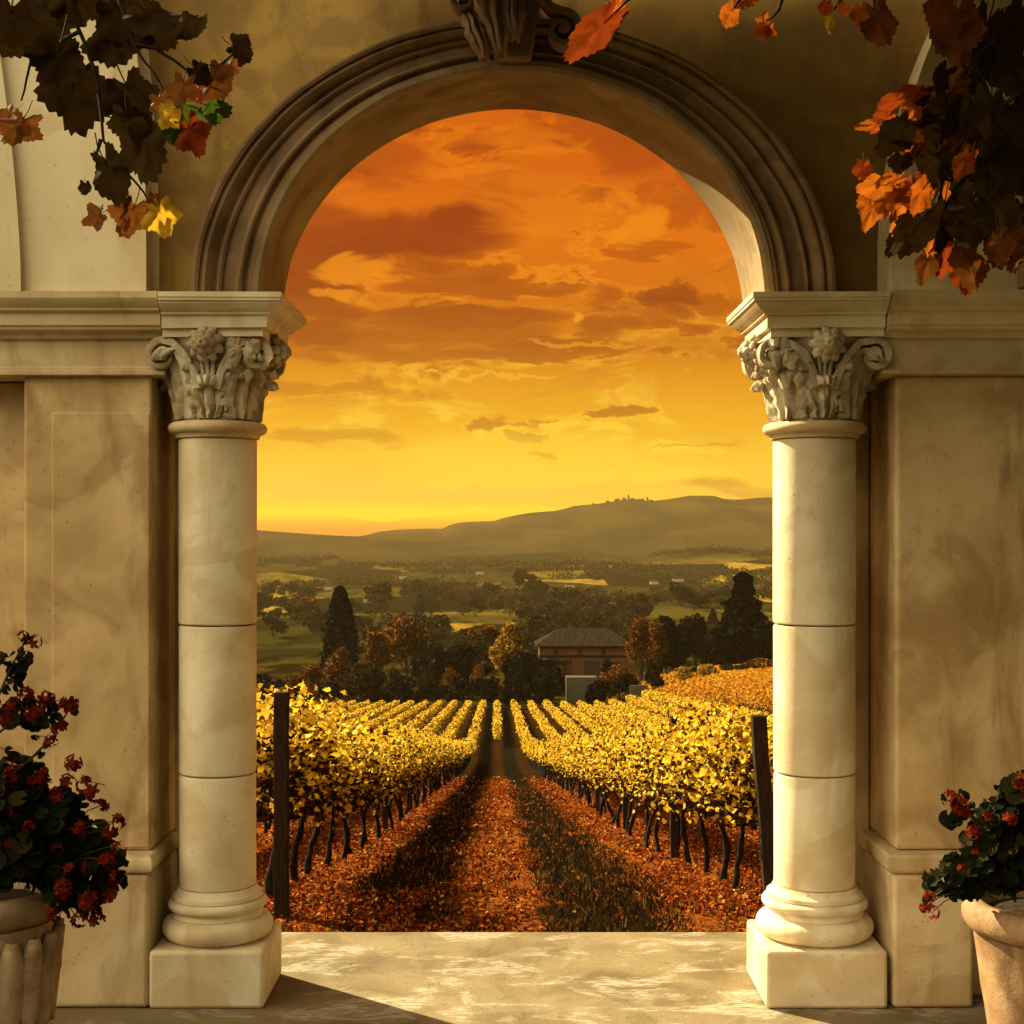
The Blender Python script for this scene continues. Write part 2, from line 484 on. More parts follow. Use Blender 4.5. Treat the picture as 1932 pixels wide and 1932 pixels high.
nt.put(bs.inputs['Base Color'], col); bs.inputs['Roughness'].default_value = 1.0; bs.inputs['Specular IOR Level'].default_value = 0.0
bp = nt.n.new('ShaderNodeBump'); bp.inputs['Strength'].default_value = .9; bp.inputs['Distance'].default_value = .08
nt.put(bp.inputs['Height'], nt.math('ADD', n2, n1)); nt.link(bp.outputs[0], bs.inputs['Normal'])
me.materials.append(m)
g = bpy.data.objects.new('ground', me); C.objects.link(g); tag(g, 'red brown vineyard soil falling to a hazy valley and hills', 'ground', kind='structure')

# haze: one closed box of even air round everything
mz = bpy.data.materials.new('haze_air'); mz.use_nodes = True
nz_ = NT(mz.node_tree)
for n in list(nz_.n):
    if n.type != 'OUTPUT_MATERIAL': nz_.n.remove(n)
pv = nz_.n.new('ShaderNodeVolumePrincipled'); pv.inputs['Color'].default_value = (1.0, 0.70, 0.32, 1)
pv.inputs['Density'].default_value = 0.000047; pv.inputs['Anisotropy'].default_value = 0.2
nz_.link(pv.outputs[0], [n for n in nz_.n if n.type == 'OUTPUT_MATERIAL'][0].inputs['Volume'])
hz = MB().box(-2400, 2400, -30, 4100, -47, 130).build('haze', mz)
tag(hz, 'warm evening haze filling the valley air', 'haze', kind='stuff')

# ------------------------------------------------------------------ stone materials
LIME = stone('limestone', (0.68, 0.56, 0.36), (0.50, 0.37, 0.20), (0.34, 0.21, 0.09))
LIME2 = stone('limestone_column', (0.76, 0.69, 0.52), (0.58, 0.48, 0.30), (0.50, 0.35, 0.17), bump=.18, stain_amt=.6)
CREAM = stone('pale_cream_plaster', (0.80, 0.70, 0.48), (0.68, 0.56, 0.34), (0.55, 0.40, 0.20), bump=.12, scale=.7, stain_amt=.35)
PLAST = stone('plaster', (0.64, 0.48, 0.26), (0.38, 0.25, 0.105), (0.25, 0.135, 0.05), bump=.15, scale=.8)
CARVE = stone('carved_stone', (0.66, 0.59, 0.45), (0.36, 0.28, 0.17), (0.24, 0.15, 0.07), bump=.6, scale=2.2)
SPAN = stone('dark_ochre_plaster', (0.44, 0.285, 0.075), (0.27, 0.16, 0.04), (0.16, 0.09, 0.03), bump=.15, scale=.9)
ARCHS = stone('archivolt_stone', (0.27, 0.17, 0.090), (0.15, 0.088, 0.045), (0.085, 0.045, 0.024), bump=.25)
FLOORM = stone('floor_stone', (0.20, 0.150, 0.082), (0.115, 0.080, 0.036), (0.24, 0.19, 0.12), bump=.5, stain_amt=.2)
# floor: horizontal weathering streaks and pale lime patches
nt = NT(FLOORM.node_tree); bs = FLOORM.node_tree.nodes['Principled BSDF']
old = bs.inputs['Base Color'].links[0].from_socket
pos = nt.n.new('ShaderNodeNewGeometry').outputs['Position']
a = nt.noise(nt.vmath('MULTIPLY', pos, (3.2, 5.5, 1)), 1.0, 6, .65, .8)
b = nt.noise(nt.vmath('MULTIPLY', pos, (14, 90, 1)), 1.0, 6, .7, .4)
_, Yp, _ = nt.sep(pos)[:3]
pale = nt.math('MULTIPLY', nt.sstep(a, .5, .62), nt.sstep(b, .42, .55))
c2 = nt.mix(nt.math('MULTIPLY', pale, .8), old, (0.40, 0.37, 0.31))
c2 = nt.mix(nt.math('MULTIPLY', nt.sstep(b, .56, .66), .7), c2, (0.11, 0.07, 0.035))
nt.put(bs.inputs['Base Color'], c2)


def ext_x(mb, prof, x0, x1, yback):
    """moulding running along x: profile (y,z) list, front side; closed at the back"""
    pts = prof + [(yback, prof[-1][1]), (yback, prof[0][1])]
    n = len(pts)
    vs = [(x0, y, z) for y, z in pts] + [(x1, y, z) for y, z in pts]
    fs = [(i, (i + 1) % n, n + (i + 1) % n, n + i) for i in range(n)] + [tuple(range(n - 1, -1, -1)), tuple(range(n, 2 * n))]
    mb.add(vs, fs)
    return mb


def ring_block(mb, prof, x0, x1, y0, y1, fl=1, fr=1):
    """rectangular block whose four sides carry a moulding; prof = list (outset, z)"""
    vs = []
    for o, z in prof:
        vs += [(x0 - o * fl, y0 - o, z), (x1 + o * fr, y0 - o, z), (x1 + o * fr, y1 + o, z), (x0 - o * fl, y1 + o, z)]
    fs = [(k * 4 + i, k * 4 + (i + 1) % 4, (k + 1) * 4 + (i + 1) % 4, (k + 1) * 4 + i) for k in range(len(prof) - 1) for i in range(4)]
    fs += [(3, 2, 1, 0), tuple((len(prof) - 1) * 4 + i for i in range(4))]
    return mb.add(vs, fs)


# ------------------------------------------------------------------ terrace floor
fl = MB().box(-6, 6, 2.3, 5.745, -2.6, 0.0).build('terrace_floor', FLOORM, bevel=.012)
tag(fl, 'weathered pale stone floor slab of the loggia', 'floor', kind='structure')

ZT = 2.41      # top of the imposts, springing of the arch


# ------------------------------------------------------------------ columns
def acanthus(cx, cy, th, z0, z1, r0, r1, w0, curl=0.035, lobes=5, tipdrop=0.03):
    mb = MB()
    ct, st_ = math.cos(th), math.sin(th)

    def fn(u, v):
        s_ = u * 2 - 1
        if v < .78:
            k = v / .78
            z = z0 + (z1 - z0) * k; r = r0 + (r1 - r0) * (k ** 2.1)
        else:
            k = (v - .78) / .22
            a = k * PI * .95
            z = z1 + curl * .55 * math.sin(a) - tipdrop * max(0, k - .5) * 1.2
            r = r1 + curl * (1 - math.cos(a)) * .62
        wd = w0 * (0.62 + .55 * math.sin(min(1, v * 1.05) * PI * .72)) * (1 if v < .8 else max(.25, 1 - (v - .8) * 3.2))
        wd *= 1 + .16 * math.sin(v * PI * 2 * lobes) * (abs(s_) ** 2)
        rib = .0075 * math.cos(s_ * PI * 3.0 + math.sin(v * 5) * .4) + .004 * math.cos(s_ * PI * 7 + v * 6) - .010 * s_ * s_
        if abs(s_) < .12: rib += .004
        rr = r + rib
        t = s_ * wd
        return (cx + rr * ct - t * st_, cy + rr * st_ + t * ct, z)
    return mb.sheet(fn, 22, 26)


def spiral_ribbon(c, r_out, turns, ux, depth, thick, z_sign=1, tail=None):
    """scroll in the plane (ux, z) extruded along the normal"""
    ux = Vector(ux).normalized(); uz = Vector((0, 0, 1)); n = ux.cross(uz)
    pts = []
    if tail:
        pts += [Vector(p) for p in tail]
    N = 54
    for i in range(N + 1):
        k = i / N
        a = PI * .5 + (-1) * k * turns * 2 * PI
        r = r_out * (1 - .80 * k)
        pts.append(Vector(c) + ux * (-math.cos(a) * r) * -1 + uz * (math.sin(a) * r))
    mb = MB(); vs = []
    for i, p in enumerate(pts):
        t = (pts[min(i + 1, len(pts) - 1)] - pts[max(i - 1, 0)]).normalized()
        b = t.cross(n).normalized()
        th = thick * (1 - .45 * i / len(pts))
        dd = depth * (1 - .15 * i / len(pts))
        for (sa, sb) in ((-1, -1), (-.55, -1.12), (.55, -1.12), (1, -1), (1, 1), (-1, 1)):
            vs.append(p + b * th * sa * .5 + n * dd * sb * .5)
    fs = []
    for i in range(len(pts) - 1):
        for k in range(6):
            j = (k + 1) % 6
            fs.append((i * 6 + k, i * 6 + j, (i + 1) * 6 + j, (i + 1) * 6 + k))
    fs.append(tuple(range(5, -1, -1))); fs.append(tuple((len(pts) - 1) * 6 + k for k in range(6)))
    mb.add(vs, fs)
    mb.tube([Vector(c) - n * depth * .42, Vector(c) + n * depth * .42], r_out * .26, 12)
    return mb


def column(sd_, cx, w, label):
    """sd_ = -1 left, +1 right of the opening"""
    cy = 4.8 + w / 2
    root = empty('stone_column', (cx, cy, 0), label, 'column')
    L = Vector((cx, cy, 0))

    def add(mb, name, mat, parent=root, **k):
        mb.v = [(a - L.x, b - L.y, c) for a, b, c in mb.v]
        return mb.build(name, mat, parent, **k)
    h = w / 2
    add(MB().box(cx - h, cx + h, cy - h, cy + h, 0, .196), 'plinth', LIME2, bevel=.014)
    R0 = w / 2 - .002
    k = w / .388
    prof = [(R0 * .93, .197)]
    for i in range(11):
        a = -PI / 2 + PI * i / 10; prof.append((R0 - .036 + .036 * math.cos(a), .236 + .038 * math.sin(a)))
    prof += [(R0 - .034, .278), (R0 - .040, .290), (R0 - .038, .300)]
    for i in range(9):
        a = -PI / 2 + PI * i / 8; prof.append((R0 - .040 + .020 * math.cos(a), .316 + .018 * math.sin(a)))
    prof += [(R0 - .036, .338), (R0 - .038, .350), (.141 * k, .362), (.136 * k, .375)]
    add(MB().lathe(prof, 72, cx, cy), 'base', LIME2, smooth=35)
    rs = .1325 * k
    for i, (a, b) in enumerate(((.3755, .766), (.7705, 1.286), (1.2905, 1.936))):
        ra = rs * (1.0 + .01 * i)
        add(MB().lathe([(ra - .006, a), (ra - .001, a + .004), (ra, a + .01), (ra, b - .01), (ra - .001, b - .004), (ra - .006, b)], 72, cx, cy,
                       wob=lambda t, z: .003 * math.sin(3 * t + z * 4)), 'drum', LIME2, smooth=30)
    prof = [(rs, 1.9365), (rs + .012, 1.938), (rs + .014, 1.948), (rs + .018, 1.952)]
    for i in range(9):
        a = -PI / 2 + PI * i / 8; prof.append((rs + .018 + .021 * math.cos(a), 1.973 + .02 * math.sin(a)))
    prof += [(rs + .014, 1.9945)]
    add(MB().lathe(prof, 72, cx, cy), 'neck_ring', LIME, smooth=35)
    # capital: bell + leaves + scrolls + rosette
    prof = [(rs + .002, 1.995), (rs - .004, 2.05), (rs + .002, 2.12), (rs + .02, 2.19), (rs + .05, 2.24), (rs + .07, 2.272)]
    bell = add(MB().lathe(prof, 64, cx, cy, wob=lambda t, z: .012 * math.sin(16 * t)), 'capital', CARVE, smooth=40)

    def cadd(mb, name, mat=CARVE, **kk):
        mb.v = [(a - L.x, b - L.y, c) for a, b, c in mb.v]
        return mb.build(name, mat, bell, **kk)
    for q in range(8):
        th = PI / 8 * 0 + q * PI / 4
        if q % 2 == 1:      # diagonal leaves reach the corners
            cadd(acanthus(cx, cy, th, 1.998, 2.205, rs + .010, rs + .060, .075, curl=.045, lobes=6), 'acanthus_leaf', smooth=60, solid=.010, rough=(.006, 26))
        else:
            cadd(acanthus(cx, cy, th, 1.998, 2.125, rs + .006, rs + .030, .056, curl=.028, lobes=4), 'acanthus_leaf', smooth=60, solid=.009, rough=(.006, 26))
    for q in range(8):
        th = PI / 8 + q * PI / 4
        cadd(acanthus(cx, cy, th, 2.02, 2.175, rs + .004, rs + .036, .030, curl=.026, lobes=4), 'acanthus_leaf', smooth=60, solid=.008, rough=(.005, 30))
    # corner scrolls
    for (qx, qy) in ((-1, -1), (1, -1), (1, 1), (-1, 1)):
        c = (cx + qx * (h - .035), cy + qy * (h - .055), 2.212)
        tail = [(cx + qx * .028, cy + qy * (rs + .012), 2.10), (cx + qx * .045, cy + qy * (rs + .020), 2.155), (cx + qx * .075, cy + qy * (rs + .026), 2.212), (cx + qx * .115, cy + qy * (rs + .03), 2.252)]
        worn = (qx == -sd_)
        sp = spiral_ribbon(c, .052, 1.35, (qx, 0, 0), .060, .025, tail=tail)
        cadd(sp, 'volute', smooth=50, rough=(.010, 24) if worn else (.002, 20))
    # broken clumps of carving at the inner corner
    mb = MB()
    for i in range(29):
        a_ = rnd.uniform(0, 1)
        px_ = cx - sd_ * (rs * .55 + rnd.uniform(0, .10)); pz = rnd.uniform(2.13, 2.275)
        py_ = cy - rs - .005 - rnd.uniform(0, .045) * (1 if pz > 2.18 else .5)
        r = rnd.uniform(.010, .022)
        pr = [(r * math.sin(PI * j / 5) + .0005, r * 1.6 * -math.cos(PI * j / 5)) for j in range(6)]
        mb.lathe(pr, 7, px_, py_, pz)
    cadd(mb, 'broken_carving', smooth=30, rough=(.012, 40))
    for dx_ in (-.016, .0, .016):
        cadd(MB().tube([(cx + dx_ * .5, cy - rs - .012, 2.06), (cx + dx_, cy - rs - .030, 2.15), (cx + dx_ * 1.4, cy - rs - .045, 2.215)], [.007, .008, .006], 8), 'stalk', smooth=60)
    # rosette on the middle of the front and inner faces
    for (fx, fy) in ((0, -1), (-sd_, 0)):
        c = Vector((cx + fx * (h + .012), cy + fy * (h + .012), 2.245))
        nrm = Vector((fx, fy, 0)); tx = nrm.cross(Vector((0, 0, 1)))
        mb = MB()
        for lay, (rp, np_, off) in enumerate(((.062, 9, 0), (.042, 7, .018), (.022, 5, .030))):
            for i in range(np_):
                a = 2 * PI * i / np_ + lay * .4
                d = tx * math.cos(a) + Vector((0, 0, 1)) * math.sin(a); e = nrm.cross(d)
                base_ = c + nrm * off

                def fn(u, v, d=d, e=e, base_=base_, rp=rp, np_=np_):
                    wd = rp * 2.9 / np_ * math.sin(PI * (.12 + .78 * v)) * (u * 2 - 1)
                    return base_ + d * rp * v + e * wd + nrm * (.014 * math.sin(v * PI) + .008 * (1 - (u * 2 - 1) ** 2) - .006 * v)
                mb.sheet(fn, 4, 5)
        cadd(mb, 'rosette', smooth=50, solid=.006, rough=(.004, 45))
    # impost block (abacus) above the capital
    inn = (-.767 if sd_ < 0 else .800) ; out = (-1.180 if sd_ < 0 else 1.256)
    x0, x1 = min(inn, out), max(inn, out)
    o = .0
    e1 = .060
    prof = [(-.075, 2.272), (-.075, 2.298), (-.060, 2.300), (-.058, 2.340), (-.046, 2.343), (-.046, 2.350), (-.040, 2.352), (-.026, 2.362), (-.014, 2.374), (-.012, 2.382), (-.004, 2.383), (-.004, 2.392), (0, 2.393), (0, ZT)]
    add(ring_block(MB(), prof, x0, x1, 4.725, 5.31, fl=(0 if sd_ < 0 else 1), fr=(1 if sd_ < 0 else 0)), 'abacus', LIME2, smooth=25, rough=(.0035, 7))
    return root


column(-1, -1.033, .388, 'left stone column with carved leafy capital, dull shaded shaft, beside the pot with many red flowers')
column(1, 1.064, .412, 'right stone column with carved leafy capital, its inner edge lit yellow by the sun')

# ------------------------------------------------------------------ piers with pedestal and entablature
# left pier
root = empty('stone_pier', (-1.45, 5.0, 0), 'left wall pier of worn plaster with entablature, beside the shaded column', 'pier')
O = Vector((-1.45, 5.0, 0))


def padd(mb, name, mat, root, O, **k):
    mb.v = [(a - O[0], b - O[1], c - O[2]) for a, b, c in mb.v]
    return mb.build(name, mat, root, **k)


def entab(mb, xa, xb, yf, z_top, yb, s):
    """cornice profile along x, facing the camera; s = which end is free (returns)"""
    prof = [(yf + .13, z_top - .272), (yf + .105, z_top - .268), (yf + .105, z_top - .256), (yf + .112, z_top - .252), (yf + .112, z_top - .246), (yf + .118, z_top - .238), (yf + .12, z_top - .150),
            (yf + .10, z_top - .146), (yf + .094, z_top - .130), (yf + .062, z_top - .122), (yf + .058, z_top - .112), (yf + .050, z_top - .108), (yf + .048, z_top - .068),
            (yf + .030, z_top - .060), (yf + .028, z_top - .052), (yf + .022, z_top - .048), (yf + .004, z_top - .030), (yf + .0, z_top - .022), (yf + .0, z_top)]
    return ext_x(mb, prof, xa, xb, yb)


padd(MB().box(-1.675, -1.236, 4.87, 5.30, .52, 2.15), 'pier_shaft', PLAST, root, O, bevel=.012, rough=(.003, 6))
padd(MB().box(-1.575, -1.240, 4.8655, 4.878, .53, 2.02), 'plaster_panel', PLAST, root, O, bevel=.006, rough=(.003, 9))
padd(MB().box(-1.675, -1.229, 4.805, 5.30, .002, .452), 'pedestal', LIME, root, O, bevel=.016)
mb = MB(); prof = [(-.004, .453)] + [(.020 * math.cos(-PI / 2 + PI * i / 8), .486 + .032 * math.sin(-PI / 2 + PI * i / 8)) for i in range(9)] + [(-.01, .519)]
padd(ring_block(mb, prof, -1.671, -1.235, 4.815, 5.27), 'pedestal_cap', LIME, root, O, smooth=40)
padd(entab(MB(), -2.6, -1.184, 4.735, 2.415, 5.28, 1), 'entablature', LIME, root, O, smooth=25, rough=(.0035, 5))

# right pier
O = Vector((1.6, 5.0, 0))
root = empty('stone_pier', O, 'right wall pier of stained plaster with entablature, beside the sunlit column', 'pier')
padd(MB().box(1.314, 2.8, 4.87, 5.30, .52, 2.15), 'pier_shaft', PLAST, root, O, bevel=.014, rough=(.004, 6))
padd(MB().box(1.288, 1.56, 4.805, 5.30, .002, .452), 'pedestal', LIME, root, O, bevel=.014)
prof = [(-.004, .453), (.012, .462), (.016, .47), (.016, .512), (.010, .519), (-.01, .5195)]
padd(ring_block(MB(), prof, 1.288, 1.56, 4.815, 5.27), 'pedestal_cap', LIME, root, O, smooth=40)
padd(MB().box(1.563, 2.8, 4.93, 5.28, .002, .519), 'wall_base', PLAST, root, O, bevel=.01)
padd(entab(MB(), 1.262, 2.8, 4.735, 2.418, 5.28, 1), 'entablature', LIME, root, O, smooth=25, rough=(.0035, 5))

for s_, lab in ((-1, 'long unseen wall added left of the loggia to block sky light'), (1, 'long unseen wall added right of the loggia to block sky light')):  # side walls added out of view to keep back light off the vines
    w_ = MB().box(min(s_ * 2.83, s_ * 15), max(s_ * 2.83, s_ * 15), 4.945, 5.30, -2.4, 2.405).build('blocker_wall', PLAST, bevel=.01)
    tag(w_, lab, 'wall')
# far-left recessed wall and wall behind the columns
lw = MB().box(-2.6, -1.679, 5.02, 5.29, .002, 2.14).build('recessed_wall', PLAST, bevel=.01, rough=(.003, 5))
tag(lw, 'narrow recessed ochre wall at the left edge behind the pot', 'wall')
for s, lab in ((-1, 'dark narrow wall return behind the left column'), (1, 'dark narrow wall return behind the right column')):
    xo = -1.239 if s < 0 else 1.311
    xi = -.985 if s < 0 else .992
    wb = MB().box(min(xo, xi), max(xo, xi), 5.215, 5.305, .002, 2.27).build('jamb_wall', PLAST, bevel=.006)
    tag(wb, lab, 'wall')

# ------------------------------------------------------------------ arch wall with ellipse opening
RX, RZ = .868, .787
CX = 0.004


def ell(a, rx, rz): return (CX + rx * math.cos(a), ZT + rz * math.sin(a))


root = empty('arch_wall', (CX, 4.9, ZT), 'plastered wall over the opening with its moulded stone arch', 'arch')
mb = MB(); N = 96
yF, yB = 4.945, 5.30
TOP = 3.78; XL = 15.0  # wall runs far past the view to block sky light from the vines
out = []
for i in range(N + 1):
    a = PI * i / N
    x, z = ell(a, RX, RZ)
    # outer point on the rectangle
    c, s = math.cos(a), math.sin(a)
    k = min(XL / abs(c) if abs(c) > 1e-6 else 1e9, (TOP - ZT) / s if s > 1e-6 else 1e9)
    out.append(((x, z), (CX + c * k, ZT + s * k)))
vs = []
for (xi, zi), (xo, zo) in out:
    vs += [(xi - CX, yF - 4.9, zi - ZT), (xo - CX, yF - 4.9, zo - ZT), (xo - CX, yB - 4.9, zo - ZT), (xi - CX, yB - 4.9, zi - ZT)]
fs = []
for i in range(N):
    a, b = i * 4, (i + 1) * 4
    fs += [(a, a + 1, b + 1, b), (a + 3, b + 3, b + 2, a + 2), (a + 1, a + 2, b + 2, b + 1)]
fs += [(0, 3, 2, 1), (N * 4, N * 4 + 1, N * 4 + 2, N * 4 + 3)]
mb.add(vs, fs)
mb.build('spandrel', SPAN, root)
# archivolt (front mouldings) + soffit ring swept along the ellipse
prof = [(0.0, yB + .004), (0.0, 4.862), (.004, 4.855), (.016, 4.851), (.034, 4.850), (.036, 4.862), (.044, 4.866), (.052, 4.858), (.056, 4.846), (.064, 4.842), (.072, 4.846), (.074, 4.858),
        (.082, 4.862), (.118, 4.860), (.122, 4.848), (.130, 4.842), (.138, 4.848), (.141, 4.858), (.146, 4.856), (.156, 4.842), (.166, 4.826), (.172, 4.818), (.180, 4.817), (.182, 4.826), (.190, 4.826),
        (.192, 4.812), (.202, 4.806), (.212, 4.806), (.216, 4.815), (.217, 4.960), (.217, yB - .02)]
mb = MB(); NA = 120; n = len(prof)
vs = []
for i in range(NA + 1):
    a = PI * i / NA
    for t, y in prof:
        x, z = CX + (RX + t * 1.05) * math.cos(a), ZT + (RZ + t * .72) * math.sin(a)
        if t == 0.0:
            x, z = CX + (RX - .006) * math.cos(a), ZT + (RZ - .006) * math.sin(a)
        vs.append((x - CX, y - 4.9, z - ZT + .001))
fs = [(i * n + k, i * n + k + 1, (i + 1) * n + k + 1, (i + 1) * n + k) for i in range(NA) for k in range(n - 1)]
mb.add(vs, fs)
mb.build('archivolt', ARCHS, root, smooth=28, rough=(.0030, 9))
vs = []
for i in range(NA + 1):
    a = PI * i / NA
    for d, y in ((-.009, yB + .007), (-.009, 4.857), (.003, 4.846), (.020, 4.844), (.020, 4.90), (.004, yB - .02)):
        vs.append(((RX + d) * math.cos(a), y - 4.9, (RZ + d) * math.sin(a) + .001))
fs = [(i * 6 + k, i * 6 + (k + 1) % 6, (i + 1) * 6 + (k + 1) % 6, (i + 1) * 6 + k) for i in range(NA) for k in range(6)]
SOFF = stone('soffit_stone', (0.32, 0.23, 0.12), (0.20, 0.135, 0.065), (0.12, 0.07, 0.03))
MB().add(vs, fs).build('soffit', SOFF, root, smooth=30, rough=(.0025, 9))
# the keystone: acanthus leaf, scroll and console
ks = MB()
for (x0, x1, z0, z1, yy_) in ((-.085, .085, .80, 1.02, 4.80),):
    vs = [(-.062, yy_ - 4.9, z0), (.062, yy_ - 4.9, z0), (.095, yy_ - 4.94, z1), (-.095, yy_ - 4.94, z1), (-.062, .06, z0), (.062, .06, z0), (.095, .06, z1), (-.095, .06, z1)]
    ks.add(vs, [(0, 1, 2, 3), (5, 4, 7, 6), (1, 5, 6, 2), (4, 0, 3, 7), (3, 2, 6, 7), (4, 5, 1, 0)])
kst = ks.build('keystone', ARCHS, root, bevel=.012)


def hang_leaf(cx, cz0, length, w0, tilt, y0):
    def fn(u, v):
        s_ = u * 2 - 1
        wd = w0 * math.sin(PI * (.18 + .74 * v)) * (1 + .13 * math.sin(v * 26) * s_ * s_)
        y = y0 - .075 * math.sin(v * PI * .8) + .022 * s_ * s_ - .008 * math.cos(s_ * 9)
        x = cx + s_ * wd + tilt * v
        return (x, y, cz0 - length * v)
    return MB().sheet(fn, 16, 18)


hang_leaf(-.075, 1.06, .27, .052, .035, -.135).build('carved_leaf', ARCHS, kst, smooth=60, solid=.012, rough=(.008, 22))
hang_leaf(-.15, .95, .17, .036, .055, -.115).build('carved_leaf', ARCHS, kst, smooth=60, solid=.012, rough=(.008, 22))
hang_leaf(-.005, 1.02, .19, .034, .012, -.150).build('carved_leaf', ARCHS, kst, smooth=60, solid=.012, rough=(.008, 22))
spiral_ribbon((.165, -.13, .875), .062, 1.4, (1, 0, 0), .085, .024, tail=[(.03, -.15, 1.03), (.09, -.15, .985), (.13, -.14, .945)]).build('carved_scroll', ARCHS, kst, smooth=50, rough=(.003, 20))
spiral_ribbon((-.165, -.12, .985), .045, 1.3, (-1, 0, 0), .07, .020).build('carved_scroll', ARCHS, kst, smooth=50, rough=(.003, 20))

# upper wall blocks beside the arch (vault springers)
def springer(s, xe, lab, name='vault_springer'):
    mb = MB()
    pts = []
    for j in range(15):
        z = 2.421 + (3.76 - 2.421) * j / 14
        xx = xe + s * (.0 + .55 * max(0, (j / 14 - .12)) ** 2 * (1 if s > 0 else .25))
        pts.append((xx, z))
    far = s * 2.75
    f = [(x, 4.765, z) for x, z in pts] + [(far, 4.765, 3.76), (far, 4.765, 2.421)]
    b = [(x, 4.943, z) for x, z in pts] + [(far, 4.943, 3.76), (far, 4.943, 2.421)]
    n = len(f)
    mb.add(f + b, [tuple(range(n)), tuple(range(2 * n - 1, n - 1, -1))] + [(i, (i + 1) % n, n + (i + 1) % n, n + i) for i in range(n)])
    o = mb.build(name, CREAM, bevel=.02)
    return tag(o, lab, 'wall')


springer(-1, -1.246, 'pale upper wall block at top left behind the dark vine leaves')
springer(1, 1.290, 'upper wall block at top right behind the orange vine leaves')
o = MB()
f = []
for j in range(15):
    z = 2.423 + 1.3 * j / 14
    f.append((-1.645 - .16 * (j / 14) ** 1.6, z))
n = len(f) + 2
A = [(x, 4.735, z) for x, z in f] + [(-2.7, 4.735, 3.72), (-2.7, 4.735, 2.423)]
B = [(x, 4.763, z) for x, z in f] + [(-2.7, 4.763, 3.72), (-2.7, 4.763, 2.423)]
o.add(A + B, [tuple(range(n)), tuple(range(2 * n - 1, n - 1, -1))] + [(i, (i + 1) % n, n + (i + 1) % n, n + i) for i in range(n)])
tag(o.build('wall_strip', CREAM, bevel=.01), 'curved edge strip of plaster wall at the upper left border', 'wall')
o = MB().box(1.69, 2.7, 4.70, 4.763, 2.423, 2.62).build('wall_strip', ARCHS, bevel=.008)
tag(o, 'dark stone strip standing on the right entablature at the border', 'wall')

# roof added out of view, shaped to darken the arch top and right spandrel
WOOD = plain('shade_roof_timber', (0.10, 0.055, 0.025), .8, .4, 6, stretch=(1, 8, 8))
root = empty('shade_roof', (1.2, 3.9, 3.5), 'unseen dark timber roof added above the arch to shade the upper wall', 'roof')
MB().box(-1.75, 3.0, -2.9, .845, .06, .12).build('shade_roof_boards', WOOD, root)
MB().box(-1.75, 3.0, -2.99, -2.90, -.36, .12).build('shade_board', WOOD, root, bevel=.006)  # hangs low to cut sky light off the upper wall
for i in range(8):
    xk = -1.62 + i * .62
    MB().box(xk, xk + .09, -2.95, .82, -.04, .057).build('shade_roof_rafter', WOOD, root, bevel=.006)

# ------------------------------------------------------------------ pots and geraniums
POTM = stone('terracotta_pale', (0.42, 0.27, 0.15), (0.25, 0.14, 0.065), (0.13, 0.065, 0.03), bump=.4, scale=2.5)
POTS = stone('pot_stone', (0.46, 0.34, 0.22), (0.28, 0.18, 0.10), (0.14, 0.08, 0.04), bump=.4, scale=2.5)
SOILM = plain('potting_soil', (0.03, 0.02, 0.012), .95, .5, 40)


def pot(cx, cy, rim, zr, hh, mat, label, relief):
    z0 = zr - hh
    root = empty('plant_pot', (cx, cy, 0), label, 'pot')
    rb = rim * .60
    prof = [(rb, .002), (rb * 1.04, .02), (rb * 1.05, .06), (rb * .99, .075)]
    for i in range(9):
        k = i / 8; prof.append((rb + (rim * .88 - rb) * (k ** .85), .08 + (zr - .08 - .085) * k))
    prof += [(rim * .90, zr - .083)]
    fl_ = (lambda t, z: .030 * abs(math.sin(9 * t)) * max(0, math.sin(PI * min(1, max(0, (z - .10) / (zr * .62)))))) if relief else (lambda t, z: .006 * math.sin(3 * t + 8 * z) + (.012 if abs(z - zr * .62) < .03 else 0))
    body = MB().lathe(prof, 90, 0, 0, 0, wob=fl_).build('body', mat, root, smooth=50, rough=(.003, 12))
    rp = [(rim * .90, zr - .082)]
    for i in range(11):
        a = -PI / 2 + PI * i / 10; rp.append((rim - .025 + .025 * math.cos(a), zr - .040 + .040 * math.sin(a)))
    rp += [(rim - .05, zr - .004), (rim - .06, zr - .04)]
    MB().lathe(rp, 90).build('rim', mat, root, smooth=50, rough=(.004, 9))
    MB().lathe([(rim - .062, zr - .06), (rim - .062, zr - .035), (.01, zr - .02)], 40).build('soil', SOILM, root, smooth=60)
    if relief:
        mb = MB()
        for q in range(18):
            th = 2 * PI * (q + .5) / 18
            rr = rb + (rim * .88 - rb) * .9

            def fn(u, v, th=th):
                s_ = u * 2 - 1
                z = .40 * zr + v * .42 * zr
                r = rb + (rim * .88 - rb) * ((z - .08) / (zr - .16)) ** .85
                wd = .045 * math.sin(PI * (.06 + .88 * v)) ** .8
                bul = r * 1.0 + .022 * (1 - s_ * s_) + .008
                a = th + s_ * wd / r
                return (bul * math.cos(a), bul * math.sin(a), z)
            mb.sheet(fn, 6, 10)
        mb.build('leaf_relief', mat, root, smooth=60, solid=.008, rough=(.003, 30))
    return root


LP = P(-25, 1690, 3.95); RP = P(1985, 1700, 3.95)
pot(LP.x, LP.y, .205, LP.z + .02, .6, POTS, 'pale stone plant pot with carved leaf relief at lower left, full of red flowers', True)
pot(RP.x, RP.y, .240, RP.z, .6, POTM, 'plain weathered terracotta pot with thick rim at lower right', False)

